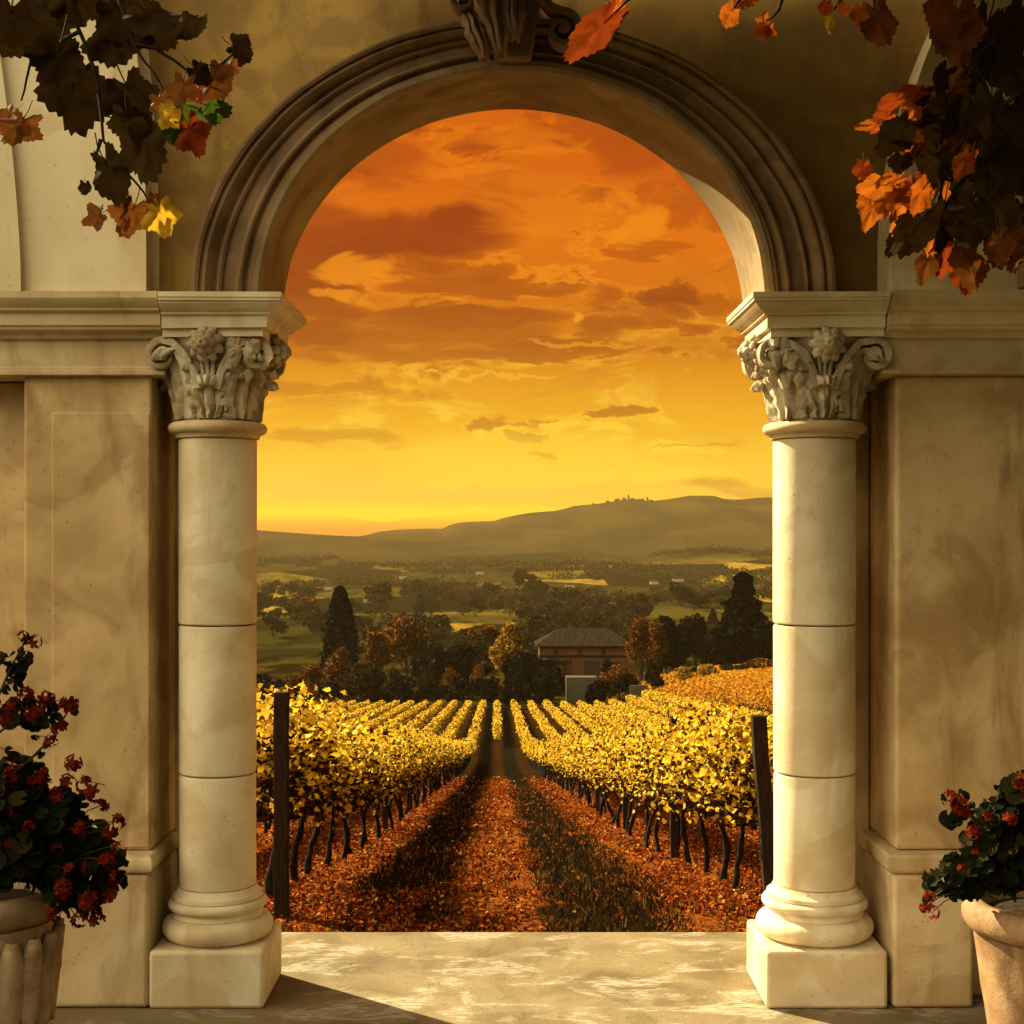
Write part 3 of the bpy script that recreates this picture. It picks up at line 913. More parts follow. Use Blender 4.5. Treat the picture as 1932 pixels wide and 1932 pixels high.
GERL = leafmat('geranium_leaf', [(0, (0.006, 0.008, 0.003)), (.7, (0.011, 0.015, 0.005)), (1, (0.03, 0.022, 0.007))], .2)
PETR = leafmat('red_petal', [(0, (0.08, 0.007, 0.003)), (.6, (0.15, 0.013, 0.004)), (1, (0.20, 0.028, 0.006))], .35, .6)
STEMM = plain('green_brown_stem', (0.035, 0.028, 0.012), .7, .4, 30)


def flower(mb, c, size, n=7):
    for i in range(n):
        d = Vector((rnd.gauss(0, 1), rnd.gauss(-.4, .6), rnd.gauss(.1, .9))).normalized()
        b = c + d * size * rnd.uniform(.3, .75)
        e = d.cross(Vector((rnd.gauss(0, 1), rnd.gauss(0, 1), rnd.gauss(0, 1)))).normalized(); f_ = d.cross(e)
        for k in range(5):
            a = 2 * PI * k / 5 + i
            t = (e * math.cos(a) + f_ * math.sin(a)); s = d.cross(t)
            L = size * .52
            pts = [b, b + t * L * .45 + s * L * .32 + d * L * .12, b + t * L * .95 + s * L * .25 + d * L * .1, b + t * L * 1.05, b + t * L * .95 - s * L * .25 + d * L * .1, b + t * L * .45 - s * L * .32 + d * L * .12]
            mb.add(pts, [(0, 1, 2, 3, 4, 5)])


def round_leaf(mb, c, size, nrm):
    nrm = Vector(nrm).normalized(); e = nrm.cross(Vector((rnd.gauss(0, 1), rnd.gauss(0, 1), rnd.gauss(0, 1)))).normalized(); f_ = nrm.cross(e)
    n = 14; vs = [c]
    for i in range(n):
        a = .25 + (2 * PI - .5) * i / (n - 1)
        r = size * (.85 + .15 * abs(math.sin(a * 3.5)))
        vs.append(c + e * math.cos(a) * r + f_ * math.sin(a) * r + nrm * (r * .35 + .1 * size * math.sin(a * 7)))
    mb.add(vs, [(0, i, i + 1) for i in range(1, n)])


def geranium(px, py, Yd, base, ell_, flowers, label, sprigs=()):
    """ellipsoid foliage (px,py,rx,ry) + flowers at pixels"""
    root = empty('geranium', base, label, 'flowering plant')
    B = Vector(base)
    mb = MB()
    for (ex, ey, rx, ry, num) in ell_:
        for i in range(num):
            while True:
                a, b, c = rnd.uniform(-1, 1), rnd.uniform(-1, 1), rnd.uniform(-1, 1)
                if a * a + b * b + c * c < 1: break
            p = P(ex + a * rx, ey + b * ry, Yd) + Vector((0, c * rx * Yd / F * .8, 0)) - B
            round_leaf(mb, p, rnd.uniform(.016, .030), (a + rnd.gauss(0, .5), -.6 + rnd.gauss(0, .6), -b * .6 + .5 + rnd.gauss(0, .5)))
    mb.build('foliage', GERL, root, smooth=60)
    st = MB()
    for (fx, fy, fr) in flowers:
        c = P(fx, fy, Yd - rnd.uniform(.04, .14)) - B
        fm_ = MB(); flower(fm_, c, 1.3 * fr * Yd / F, 7)
        fm_.build('flower', PETR, root)
        if c.z > .30: continue
        q = Vector((c.x * .45, c.y * .4, max(.02, c.z * .3)))
        m1 = q.lerp(c, .5) + Vector((rnd.gauss(0, .015), rnd.gauss(0, .01), .03 + .02 * rnd.random()))
        st.tube([q, q.lerp(m1, .5) + Vector((0, 0, .012)), m1, m1.lerp(c, .6) + Vector((0, 0, .008)), c], .0016, 5)
    for pl in sprigs:
        pts = [P(a, b, Yd - .05) - B for a, b in pl]
        st.tube(pts, [.004 - .0022 * i / len(pts) for i in range(len(pts))], 6)
        tw = MB()
        for q_ in range(12):
            k_ = rnd.uniform(.15, 1) * (len(pts) - 1); i_ = min(int(k_), len(pts) - 2)
            p_ = pts[i_].lerp(pts[i_ + 1], k_ - i_); e_ = p_ + Vector((rnd.gauss(0, .030), rnd.gauss(0, .02), rnd.uniform(-.015, .035)))
            st.tube([p_, p_.lerp(e_, .5) + Vector((0, 0, .004)), e_], .0013, 5)
            round_leaf(tw, e_, rnd.uniform(.010, .018), (rnd.gauss(0, .6), -1, rnd.gauss(0, .6)))
        tw.build('sprig_leaves', GERL, root, smooth=60)
    st.build('stem', STEMM, root, smooth=60)
    return root


fl_l = [(45, 1203, 13), (68, 1210, 15), (48, 1310, 16), (88, 1318, 20), (22, 1335, 18), (65, 1345, 16), (133, 1330, 19), (112, 1375, 14), (98, 1398, 13), (10, 1350, 14),
        (139, 1441, 17), (32, 1440, 12), (20, 1462, 14), (70, 1475, 17), (82, 1455, 10), (128, 1475, 14), (160, 1480, 16), (182, 1495, 20), (190, 1520, 14), (222, 1550, 15), (208, 1570, 16),
        (225, 1600, 13), (200, 1625, 16), (30, 1530, 14), (55, 1560, 12), (90, 1545, 10), (150, 1560, 13), (110, 1600, 14), (60, 1610, 13), (165, 1640, 17), (120, 1680, 19), (165, 1700, 20),
        (205, 1690, 16), (150, 1735, 15), (185, 1735, 17), (100, 1725, 14), (218, 1655, 13), (5, 1500, 15), (105, 1500, 13), (15, 1590, 13), (130, 1640, 12)]
geranium(0, 0, 3.85, (LP.x, LP.y, LP.z), [(40, 1570, 130, 100, 520), (150, 1640, 80, 90, 210), (20, 1480, 60, 50, 90), (60, 1345, 55, 26, 26), (20, 1250, 25, 30, 9)], fl_l,
         'red geranium spilling over the carved pot at lower left, with tall flowering sprigs',
         [[(-60, 1420), (-10, 1330), (20, 1260), (45, 1215)], [(-60, 1460), (0, 1380), (50, 1350), (90, 1320)], [(-20, 1500), (60, 1430), (100, 1390), (132, 1335)]])
fl_r = [(1790, 1505, 14), (1812, 1520, 16), (1822, 1535, 10), (1860, 1540, 10), (1838, 1570, 15), (1905, 1545, 14), (1925, 1560, 14), (1840, 1605, 10), (1928, 1475, 16), (1755, 1690, 13), (1745, 1712, 11), (1758, 1722, 13),
        (1880, 1600, 11), (1815, 1640, 9), (1900, 1640, 12), (1870, 1580, 9)]
geranium(0, 0, 3.85, (RP.x, RP.y, RP.z), [(1930, 1600, 110, 90, 560), (1830, 1650, 60, 40, 90), (1785, 1665, 30, 25, 22), (1800, 1545, 20, 14, 8), (1925, 1500, 40, 40, 50)], fl_r,
         'dark leafy geranium with few dim red flowers at lower right',
         [[(1900, 1620), (1850, 1560), (1815, 1522), (1792, 1508)], [(1880, 1650), (1810, 1655), (1765, 1690), (1750, 1715)]])

# ------------------------------------------------------------------ hanging vine branches
DARKL = leafmat('dark_leaf', [(0, (0.018, 0.009, 0.002)), (1, (0.038, 0.020, 0.004))], .12, .75, vein=True)
BROWNL = leafmat('brown_leaf', [(0, (0.12, 0.036, 0.007)), (1, (0.18, 0.06, 0.010))], .3, vein=True)
ORANL = leafmat('orange_leaf', [(0, (0.3060, 0.0595, 0.0051)), (1, (0.4675, 0.1275, 0.0102))], .4, vein=True)
YELL = leafmat('yellow_leaf', [(0, (0.5625, 0.3150, 0.0225)), (1, (0.6000, 0.3750, 0.0225))], .4, vein=True)
GREL = leafmat('green_leaf', [(0, (0.0385, 0.0700, 0.0084)), (1, (0.0700, 0.1050, 0.0105))], .35, vein=True)
REDL = leafmat('red_leaf', [(0, (0.1870, 0.0298, 0.0051)), (1, (0.2890, 0.0467, 0.0068))], .35, vein=True)
BARK = plain('vine_bark', (0.035, 0.02, 0.01), .9, .5, 20)
VL = {'d': DARKL, 'b': BROWNL, 'o': ORANL, 'y': YELL, 'g': GREL, 'r': REDL}


def vine_leaf(c, r, ang, mat, parent, long=1.0, tilt=None, B=Vector((0, 0, 0))):
    """lobed leaf facing the camera; ang = direction of tip in the picture plane (radians, 0 = right, -90 = down)"""
    n = 60
    tx = Vector((math.cos(ang), 0, math.sin(ang))); ty = Vector((-math.sin(ang), 0, math.cos(ang))); nn = Vector((0, -1, 0))
    if tilt is None: tilt = (rnd.uniform(-.5, .5), rnd.uniform(-.5, .5))
    M_ = Matrix.Rotation(tilt[0], 3, tx) @ Matrix.Rotation(tilt[1], 3, ty)
    tx, ty, nn = M_ @ tx, M_ @ ty, M_ @ nn
    ph = rnd.uniform(0, 6)
    rings = [0, .28, .55, .8, 1.0]
    vs = [c]; cup = rnd.uniform(-.25, .4); lobe = rnd.uniform(.05, .11) if long > 1.05 or mat == 'd' else rnd.uniform(.09, .16); ser = rnd.uniform(.07, .11)
    for q in rings[1:]:
        for i in range(n):
            t = 2 * PI * i / n - PI
            rad = .74 + lobe * math.cos(5 * t) * (1 if abs(t) < 2.6 else .2) + .20 * math.cos(t) + .05 * math.cos(2 * t + ph)
            if abs(t) > 2.75: rad *= .42 + .58 * (PI - abs(t)) / .39 * .4
            saw = ((i * 24 / n) % 1.0)
            rad *= 1 + ser * (saw - .5) * 2 * (q ** 3)
            x = math.cos(t) * rad * q * long; y = math.sin(t) * rad * q / (long ** .7)
            ridge_ = .05 * math.cos(5 * t)
            zz = cup * (q * q) * .5 * rad - .10 * abs(math.sin(t)) * q + ridge_ * q + .05 * math.sin(ph + 5 * x + 3 * y)
            vs.append(c + (tx * x + ty * y + nn * zz) * r)
    fs = [(0, 1 + i, 1 + (i + 1) % n) for i in range(n)]
    for k in range(len(rings) - 2):
        for i in range(n):
            a = 1 + k * n; b = a + n; j = (i + 1) % n
            fs.append((a + i, b + i, b + j, a + j))
    mb = MB(); mb.add(vs, fs)
    # petiole
    base_ = c - tx * r * .35 * long
    mb.tube([c, base_ - tx * r * .25 + nn * r * .05, base_ - tx * r * .5 + Vector((0, 0, r * .15))], [r * .02, r * .022, r * .02], 5)
    mb.v = [tuple(Vector(v) - B) for v in mb.v]
    return mb.build('leaf', VL[mat], parent, smooth=50)


def branch(label, leaves, stems, Yd, loc, group=None, jit=.12):
    B = Vector(loc)
    root = empty('vine_branch', loc, label, 'vine branch', group)
    for st in stems:
        pts = [P(a, b, Yd) for a, b in st]
        fine = []
        for i in range(len(pts) - 1):
            for k in range(4):
                fine.append(pts[i].lerp(pts[i + 1], k / 4) + mn.noise_vector(pts[i].lerp(pts[i + 1], k / 4) * 25) * .003)
        fine.append(pts[-1])
        mb = MB(); mb.tube([p - B for p in fine], [.0045 - .003 * i / len(fine) for i in range(len(fine))], 7)
        mb.build('stem', BARK, root, smooth=60)
    for lf in leaves:
        px, py, r, ang, mat = lf[:5]
        lg = lf[5] if len(lf) > 5 else 1.0
        yd = Yd + rnd.uniform(-jit, jit)
        vine_leaf(P(px, py, yd), r * yd / F * (1.22 if mat == 'd' else 1.2), R(ang), mat, root, lg, B=B)
    return root


Lv = [(20, 25, 62, -100, 'd'), (85, 20, 60, -60, 'd'), (30, 70, 46, -120, 'd'), (215, 60, 62, -80, 'd'), (110, 100, 60, -110, 'd'), (138, 165, 78, -100, 'd'), (225, 20, 60, -50, 'd'), (280, 25, 55, -70, 'd'), (243, 172, 58, -60, 'd'), (300, 50, 45, -65, 'd'), (352, 45, 40, -40, 'd'), (445, 90, 32, -30, 'd'),
      (266, 262, 66, -72, 'd', 1.15), (240, 225, 40, -90, 'd'), (202, 315, 52, -70, 'd', 1.2), (40, 232, 46, -110, 'b'), (15, 222, 34, -140, 'b'), (186, 407, 28, -160, 'b'), (250, 398, 42, -110, 'b'), (302, 402, 38, -75, 'y'),
      (285, 380, 22, -40, 'b'), (325, 212, 30, -140, 'y'), (347, 195, 38, -100, 'g'), (396, 200, 34, -10, 'g'), (360, 245, 42, -70, 'r'), (330, 245, 28, -110, 'g'), (372, 132, 28, -30, 'd'), (405, 148, 40, -45, 'b'), (345, 160, 34, -100, 'b'),
      (372, 170, 26, -60, 'r'), (425, 128, 24, -30, 'b'), (390, 178, 22, -10, 'o'), (300, 185, 28, -60, 'b'), (160, 350, 16, -90, 'd'), (60, 5, 50, -90, 'd'), (130, -5, 50, -80, 'd'), (180, -10, 50, -90, 'd')]
St = [[(110, -30), (150, 60), (178, 130), (190, 200), (195, 265), (235, 320), (272, 362), (285, 385)], [(215, -30), (235, 30), (252, 85), (285, 130), (320, 185)], [(252, 85), (292, 90), (322, 108), (352, 132), (390, 150)],
      [(190, 262), (180, 300)], [(240, 345), (225, 385), (210, 400)], [(150, 60), (60, 110), (40, 190)], [(390, 150), (420, 120), (440, 100)]]
branch('vine branch with big dark brown leaves and a few orange and green ones, top left', Lv, St, 2.75, P(150, -60, 2.75))

Lr = [(1805, 40, 60, -80, 'b', 1.2), (1860, 60, 60, -100, 'd', 1.3), (1905, 120, 62, -90, 'd', 1.3), (1840, 130, 50, -130, 'd', 1.3), (1780, 10, 50, -100, 'b', 1.2), (1925, 40, 60, -90, 'd', 1.3),
      (1800, 165, 40, -135, 'b', 1.5), (1758, 185, 34, -150, 'd', 1.5), (1725, 175, 26, -160, 'r', 1.5), (1690, 190, 24, -165, 'r', 1.6), (1735, 205, 30, -150, 'o', 1.3), (1655, 235, 24, -155, 'o', 2.0), (1672, 222, 26, -140, 'r', 1.4),
      (1702, 245, 42, -130, 'd', 1.2), (1745, 240, 48, -110, 'd', 1.2), (1785, 210, 50, -100, 'd', 1.2), (1830, 205, 46, -110, 'd', 1.3), (1870, 200, 54, -100, 'd', 1.3), (1912, 215, 56, -80, 'd', 1.2),
      (1712, 262, 20, -100, 'o', 1.6), (1730, 250, 22, -10, 'o', 1.2), (1768, 270, 24, -110, 'o'), (1790, 250, 30, -100, 'b', 1.3), (1820, 240, 34, -120, 'b', 1.5), (1805, 285, 28, -100, 'b', 1.3),
      (1660, 350, 30, -170, 'o', 1.3), (1648, 378, 34, -120, 'o', 1.5), (1672, 372, 28, -95, 'o', 1.4), (1690, 340, 26, -150, 'o', 1.4), (1700, 362, 22, -60, 'r', 1.2), (1645, 395, 24, -110, 'o', 1.6), (1700, 385, 34, -90, 'o', 1.5),
      (1722, 350, 30, -110, 'r', 1.4), (1740, 360, 34, -125, 'o', 1.5), (1758, 330, 32, -110, 'r', 1.3), (1720, 395, 26, -130, 'o', 1.4), (1750, 300, 26, -90, 'd'), (1778, 345, 30, -100, 'o', 1.5), (1795, 362, 28, -70, 'r', 1.3),
      (1812, 315, 32, -110, 'o', 1.5), (1826, 298, 30, -120, 'o', 1.6), (1838, 280, 20, -60, 'o', 1.4), (1770, 300, 40, -90, 'd', 1.2), (1850, 330, 60, -95, 'd', 1.2), (1880, 300, 62, -80, 'd', 1.2), (1920, 300, 60, -90, 'd'),
      (1740, 410, 56, -120, 'd', 1.5), (1712, 440, 34, -125, 'd', 1.5), (1780, 400, 50, -100, 'd', 1.4), (1765, 440, 34, -130, 'o', 1.5), (1790, 455, 48, -110, 'r', 1.3), (1752, 488, 30, -110, 'b', 1.4), (1800, 425, 30, -100, 'o', 1.3),
      (1835, 395, 60, -100, 'd', 1.2), (1870, 380, 56, -90, 'd', 1.2), (1830, 480, 50, -95, 'b', 1.2), (1822, 510, 34, -90, 'r', 1.2), (1825, 435, 26, -110, 'o', 1.2), (1900, 430, 52, -100, 'b', 1.2), (1930, 400, 56, -90, 'd', 1.2),
      (1885, 455, 34, -80, 'b', 1.2), (1915, 470, 30, -90, 'b', 1.2), (1860, 250, 40, -90, 'd'), (1780, 140, 30, -130, 'd', 1.5), (1628, 315, 22, -90, 'r', 1.2), (1700, 300, 24, -100, 'd'), (1740, 285, 22, -120, 'r', 1.3)]
Sr = [[(1960, -20), (1900, 60), (1850, 100), (1800, 160), (1745, 215), (1690, 240)], [(1960, 150), (1900, 190), (1840, 240), (1790, 300), (1740, 330), (1690, 350)], [(1970, 250), (1900, 320), (1860, 380), (1835, 450)],
      [(1790, 300), (1770, 380), (1765, 430)], [(1830, 20), (1820, 80), (1860, 160), (1900, 250)]]
branch('vine branch with a dense mass of orange and dark red leaves at the right edge', Lr, Sr, 2.75, P(1960, -60, 2.75))
tops = [('single large orange red leaf hanging near the keystone', [(1138, 45, 50, -130, 'r', 1.7), (1165, 12, 26, -130, 'o', 1.6)], [[(1215, -30), (1190, -5), (1160, 25)]], P(1215, -40, 2.75)),
        ('two small orange leaves hanging at the top right of the keystone', [(1380, 22, 26, -120, 'o', 1.3), (1402, 4, 22, 0, 'o', 1.3)], [[(1420, -35), (1395, 0), (1385, 15)]], P(1420, -40, 2.75)),
        ('round frilly orange leaf hanging by a thin green stalk', [(1444, 52, 24, -100, 'o', 1.0), (1441, 40, 16, 80, 'o', 1.0)], [[(1485, -25), (1470, 20), (1450, 38)]], P(1485, -40, 2.75)),
        ('small red and yellow sprig hanging at the top', [(1567, 28, 20, -110, 'y', 1.9), (1558, 8, 18, -100, 'r', 1.2), (1590, 14, 16, -60, 'o', 1.3)], [[(1605, -30), (1585, 0), (1572, 20)]], P(1605, -40, 2.75)),
        ('brown pointed leaf hanging left of the orange vine mass', [(1655, 30, 46, -80, 'b', 1.3), (1622, 22, 20, -100, 'o', 1.2)], [[(1660, -40), (1650, 0), (1650, 20)]], P(1660, -40, 2.75))]
for lb, lv, st, lc in tops: branch(lb, lv, st, 2.75, lc, jit=.02)

# ------------------------------------------------------------------ vineyard
VLEAF = leafmat('vine_row_leaf', [(0, (0.03, 0.009, 0.003)), (.20, (0.09, 0.028, 0.005)), (.28, (0.45, 0.20, 0.012)), (.40, (0.80, 0.50, 0.025)), (.80, (0.85, 0.62, 0.07)), (.90, (0.30, 0.20, 0.02)), (1, (0.05, 0.035, 0.008))], .36, .5)
VTRUNK = plain('vine_trunk', (0.014, 0.009, 0.006), .9, .5, 22, .8)
POSTM = plain('post_wood', (0.022, 0.014, 0.010), .85, .45, 9, .5, (6, 6, .7))
DIRX = -28 / F          # rows run slightly to the left of the view axis


def rowx(k, y): return DIRX * y + (1.85 * k if k < 0 else 2.12 * k)


INL = leafmat('shaded_brown_leaf', [(0, (0.010, 0.006, 0.002)), (.7, (0.030, 0.013, 0.003)), (1, (0.10, 0.035, 0.006))], .15, .7)  # dark copy of the vine leaf, inner shade put into its colour


def vine_leaves(n, size, h0=.74, h1=1.42, half=.6, thick=.15, shoots=True):
    x = rng.normal(0, thick, n); y = rng.uniform(-half, half, n)
    z = h0 + (h1 - h0) * rng.beta(1.5, 1.15, n)
    z += .08 * np.sin(y * 9 + rng.random() * 6)
    low = rng.random(n) < .10
    z = np.where(low, z - .14, z)
    if shoots:
        s = rng.random(n) < .045
        z = np.where(s, h1 + rng.random(n) * .20, z)
    c = np.stack([x, y, z], 1)
    return leaf_cards(c, size * (0.7 + .6 * rng.random(n)), nrm_bias=np.array([0.0, 0.0, 0.2]), k=6)


def vine_proto(seed, n, size):
    r = random.Random(seed)
    root = empty('grapevine', (0, 0, 0), 'x', 'grapevine')
    np_mesh('foliage', vine_leaves(n, size), 6, VLEAF, root)
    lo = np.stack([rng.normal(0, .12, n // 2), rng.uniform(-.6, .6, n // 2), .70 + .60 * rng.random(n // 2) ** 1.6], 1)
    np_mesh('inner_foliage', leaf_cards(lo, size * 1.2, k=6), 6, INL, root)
    pts = []; ax, ay = r.uniform(-.11, .11), r.uniform(-.12, .12)
    for i in range(10):
        k = i / 9
        pts.append((ax * math.sin(k * 4 + seed) + r.gauss(0, .006), ay * math.sin(k * 3.3 + seed * 2) * 1.1, -.08 + k * .92))
    mb = MB().tube(pts, [.032 - .010 * (i / 9) + .006 * math.sin(i * 2.1 + seed) for i in range(10)], 8)
    tip = Vector(pts[-1])
    for s in (-1, 1):
        mb.tube([tip, tip + Vector((.01, s * .16, .08)), tip + Vector((0, s * .5, .13))], [.028, .02, .012], 6)
    for q in range(5):
        yq = -.45 + .22 * q
        mb.tube([tip + Vector((0, yq, .08)), tip + Vector((r.gauss(0, .04), yq + r.gauss(0, .05), .35)), tip + Vector((r.gauss(0, .08), yq + r.gauss(0, .09), .62))], [.008, .006, .004], 5)
    mb.build('trunk', VTRUNK, root, smooth=60)
    return root


protos = [vine_proto(s, 1500, .029) for s in range(7)]
protosF = [vine_proto(50 + s, 620, .046) for s in range(4)]
used = set()
GR = {-1: 'grapevines of the row left of the path', 1: 'grapevines of the row right of the path', -2: 'grapevines of the second row to the left', 2: 'grapevines of the second row to the right'}
LB = {-1: 'yellow leaved grapevine with dark crooked trunk in the row just left of the path', 1: 'bright yellow grapevine with thin trunk in the row just right of the path',
      -2: 'yellow grapevine in the second row left of the path', 2: 'yellow grapevine in the second row right of the path'}
special = {(-1, 0): 'nearest left grapevine, thick crooked black trunk right beside the tall dark post', (-1, 1): 'second left grapevine from the tall dark post, straight leaning black trunk',
           (-1, 2): 'third left grapevine from the tall dark post, trunk leaning right', (1, 0): 'nearest right grapevine, crooked trunk beside the leaning post', (1, 1): 'second right grapevine from the leaning post, bent black trunk',
           (1, 2): 'third right grapevine from the leaning post, thin upright trunk', (1, 3): 'fourth right grapevine from the leaning post, beside the squared trellis post'}
starts = {-1: 12.15, 1: 12.45, -2: 14.0, 2: 15.0}
ends = {-1: 96, 1: 106, -2: 62, 2: 62}
for k in (-1, 1, -2, 2):
    y = starts[k]; i = 0
    while y < ends[k]:
        pr = protos if y < 48 else protosF
        q = rnd.randrange(len(pr)); src = pr[q]
        loc = (rowx(k, y), y, tz(rowx(k, y), y) - .0)
        sc = (rnd.choice((-1, 1)) * rnd.uniform(.9, 1.15), rnd.choice((-1, 1)), rnd.uniform(.93, 1.08))
        if k == -1 and i < 2: sc = (sc[0] * 1.2, sc[1], 1.10)
        lb = special.get((k, i), LB[k])
        if src.name not in used:
            used.add(src.name); src.location = loc; src.scale = sc; o = src
            o['label'] = lb; o['group'] = GR[k]
        else:
            o = copy_thing(src, loc, 0, sc, lb, GR[k])
        if (k, i) in special: del o['group']
        y += 1.18 * rnd.uniform(.92, 1.08) * (1 if y < 60 else 1.12); i += 1
for pr in protos + protosF:
    if pr.name not in used:
        for ch in list(pr.children): bpy.data.objects.remove(ch)
        bpy.data.objects.remove(pr)
# remaining vines beyond the 300 that show largest: one object
cs = []; szs = []
for k in list(range(-19, 0)) + [0] + list(range(1, 10)):
    y0 = {-1: 96, 1: 106, -2: 62, 2: 62, 0: 112}.get(k, 16 + abs(k) * 2.2)
    L = 184 - y0
    per = 130
    n = int(L * per)
    y = rng.uniform(y0, 184 + rng.random() * 2, n)
    den = rng.random(n) < np.clip(0.35 + y / 150, .4, 1.0)
    y = y[den]; n = len(y)
    x = np.array(rowx(k, y)) + rng.normal(0, .13, n) + .06 * np.sin(y * .9 + k)
    if k > 4:
        keep = x < 20; x, y = x[keep], y[keep]; n = len(x)
    z = terr(x, y) + .50 + .85 * rng.beta(1.6, 1.1, n) + .10 * np.sin(y * 2.3 + k * 3) + .07 * np.sin(y * 5.1 + k)
    cs.append(np.stack([x, y, z], 1)); szs.append(np.clip(.040 + y * .00042, .045, .11) * (.7 + .6 * rng.random(n)))
cs = np.concatenate(cs); szs = np.concatenate(szs)
o = np_mesh('far_grapevines', leaf_cards(cs, szs, k=5), 5, VLEAF)
tag(o, 'many far rows of yellow grapevines running down the slope', 'vineyard', kind='stuff')
# trunks of those rows
mb = MB()
for k in list(range(-8, 0)) + list(range(1, 7)):
    y = max(20, 16 + abs(k) * 2.2) if abs(k) > 2 else 64
    while y < 100:
        x = rowx(k, y); z = tz(x, y)
        mb.tube([(x, y, z - .05), (x + rnd.gauss(0, .04), y, z + .35), (x, y, z + .8)], [.04, .035, .03], 5)
        y += 1.3
o = mb.build('far_vine_trunks', VTRUNK); tag(o, 'dark trunks under the farther vine rows', 'vineyard', kind='stuff')

# hillside vineyard to the right: orange, rows across
HLEAF = leafmat('orange_vineyard_leaf', [(0, (0.1650, 0.0375, 0.0075)), (.3, (0.4125, 0.1500, 0.0150)), (.7, (0.5400, 0.2550, 0.0225)), (1, (0.5250, 0.3375, 0.0375))], .45, .6)
n = 150000
x = rng.uniform(9, 62, n); y = rng.uniform(45, 205, n)
rowd = (x * .80 + y * .6) / 2.0
fr = rowd - np.round(rowd)
x = x - fr * 1.3 * .8; y = y - fr * 1.3 * .6
keep = (x > 21 + 4 * np.sin(y / 20) * 0 - (y - 100) * .03) & (x / y < .25)
x, y = x[keep], y[keep]; n = len(x)
z = terr(x, y) + rng.uniform(.02, 1.15, n)
o = np_mesh('hillside_vines', leaf_cards(np.stack([x, y, z], 1), .06 + y * .0006, k=5), 5, HLEAF)
tag(o, 'dense orange vineyard covering the hillside on the right', 'vineyard', kind='stuff')

# litter, weeds and grass on the vineyard floor
LIT = leafmat('leaf_litter', [(0, (0.02, 0.006, 0.003)), (.4, (0.11, 0.020, 0.004)), (.75, (0.32, 0.062, 0.007)), (.95, (0.48, 0.16, 0.02)), (1, (0.60, 0.36, 0.10))], .35, .8)
n = 210000
y = 10.2 + 60 * rng.random(n) ** 1.9
x = rng.uniform(-1, 1, n) * (2.2 + .17 * y)
xl_ = x - DIRX * y
wd = (xl_ > .35 + .25 * np.sin(y * .8) + .12 * np.sin(y * 3.7 + x)) & (xl_ < 1.40 + .22 * np.sin(y * 1.3) + .12 * np.sin(y * 4.1))  # right band: litter thinned to bare the painted shade and weeds
blob = np.sin(x * 2.1 + y * .7) + np.sin(x * 4.3 - y * 1.9 + 1) * .6 + np.sin(y * 1.13 + 2) * .5
far_ = rng.random(n) < np.clip((y - 40) / 28, 0, 1)
shade_mask = (xl_ > -1.25 + .2 * np.sin(y * 1.1 + 1) + .1 * np.sin(y * 3.3)) & (xl_ < -.42 + .2 * np.sin(y * .9) + .1 * np.sin(y * 4.3)) & (y > 12.2 + .6 * np.sin(x * 5))  # left band: litter thinned over the painted row shadow
keep = ~(wd & (rng.random(n) < .955)) & ~(shade_mask & (rng.random(n) < .9)) & ~far_ & ~((blob > .95) & (rng.random(n) < .85))
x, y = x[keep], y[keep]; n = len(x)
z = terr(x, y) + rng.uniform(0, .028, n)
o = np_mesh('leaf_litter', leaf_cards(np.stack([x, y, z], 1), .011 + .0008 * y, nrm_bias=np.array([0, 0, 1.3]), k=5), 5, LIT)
tag(o, 'red and orange fallen leaves covering the vineyard soil', 'leaves', kind='stuff')
GRS = leafmat('dry_grass', [(0, (0.0070, 0.0063, 0.0028)), (.8, (0.0210, 0.0126, 0.0042)), (1, (0.2100, 0.0980, 0.0210))], .35, .6)
n = 46000
y = 10.4 + 34 * rng.random(n) ** 1.7; x = rng.uniform(-1, 1, n) * (2.0 + .16 * y)
xl_ = x - DIRX * y
wgt = np.where(((xl_ > .35) & (xl_ < 1.5)) | ((xl_ > -1.25) & (xl_ < -.45) & (y > 12)), 1.0, .12) * np.where(y < 12, 1.6, 1)  # dark grass set thickest in the two bands, deepening their painted shade
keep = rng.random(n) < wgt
x, y = x[keep], y[keep]; n = len(x)
z = terr(x, y)
h = rng.uniform(.03, .11, n); lx = rng.normal(0, .05, n); ly = rng.normal(0, .05, n); wdd = .006 + .0002 * y
vv = np.empty((n, 3, 3))
vv[:, 0] = np.stack([x - wdd, y, z - .01], 1); vv[:, 1] = np.stack([x + wdd, y, z - .01], 1); vv[:, 2] = np.stack([x + lx, y + ly, z + h], 1)
o = np_mesh('dry_grass', vv.reshape(-1, 3), 3, GRS); tag(o, 'dark dry grass and weeds between the vine rows, thickest in the painted shade bands', 'grass', kind='stuff')

# posts
def post(x, y, hgt, wdt, lean, label, group=None, name='wooden_post'):
    z = tz(x, y)
    mb = MB(); h = wdt / 2
    n = 7; vs = []
    for i in range(n):
        k = i / (n - 1); ox = lean * k
        j = .004 * math.sin(i * 2.3)
        for (a, b) in ((-h, -h), (h, -h), (h, h), (-h, h)): vs.append((a + ox + j, b, -.3 + (hgt + .3) * k))
    fs = [(i * 4 + q, i * 4 + (q + 1) % 4, (i + 1) * 4 + (q + 1) % 4, (i + 1) * 4 + q) for i in range(n - 1) for q in range(4)] + [(3, 2, 1, 0), tuple((n - 1) * 4 + q for q in range(4))]
    mb.add(vs, fs)
    o = mb.build(name, POSTM, bevel=.006); o.location = (x, y, z)
    return tag(o, label, 'post', group)


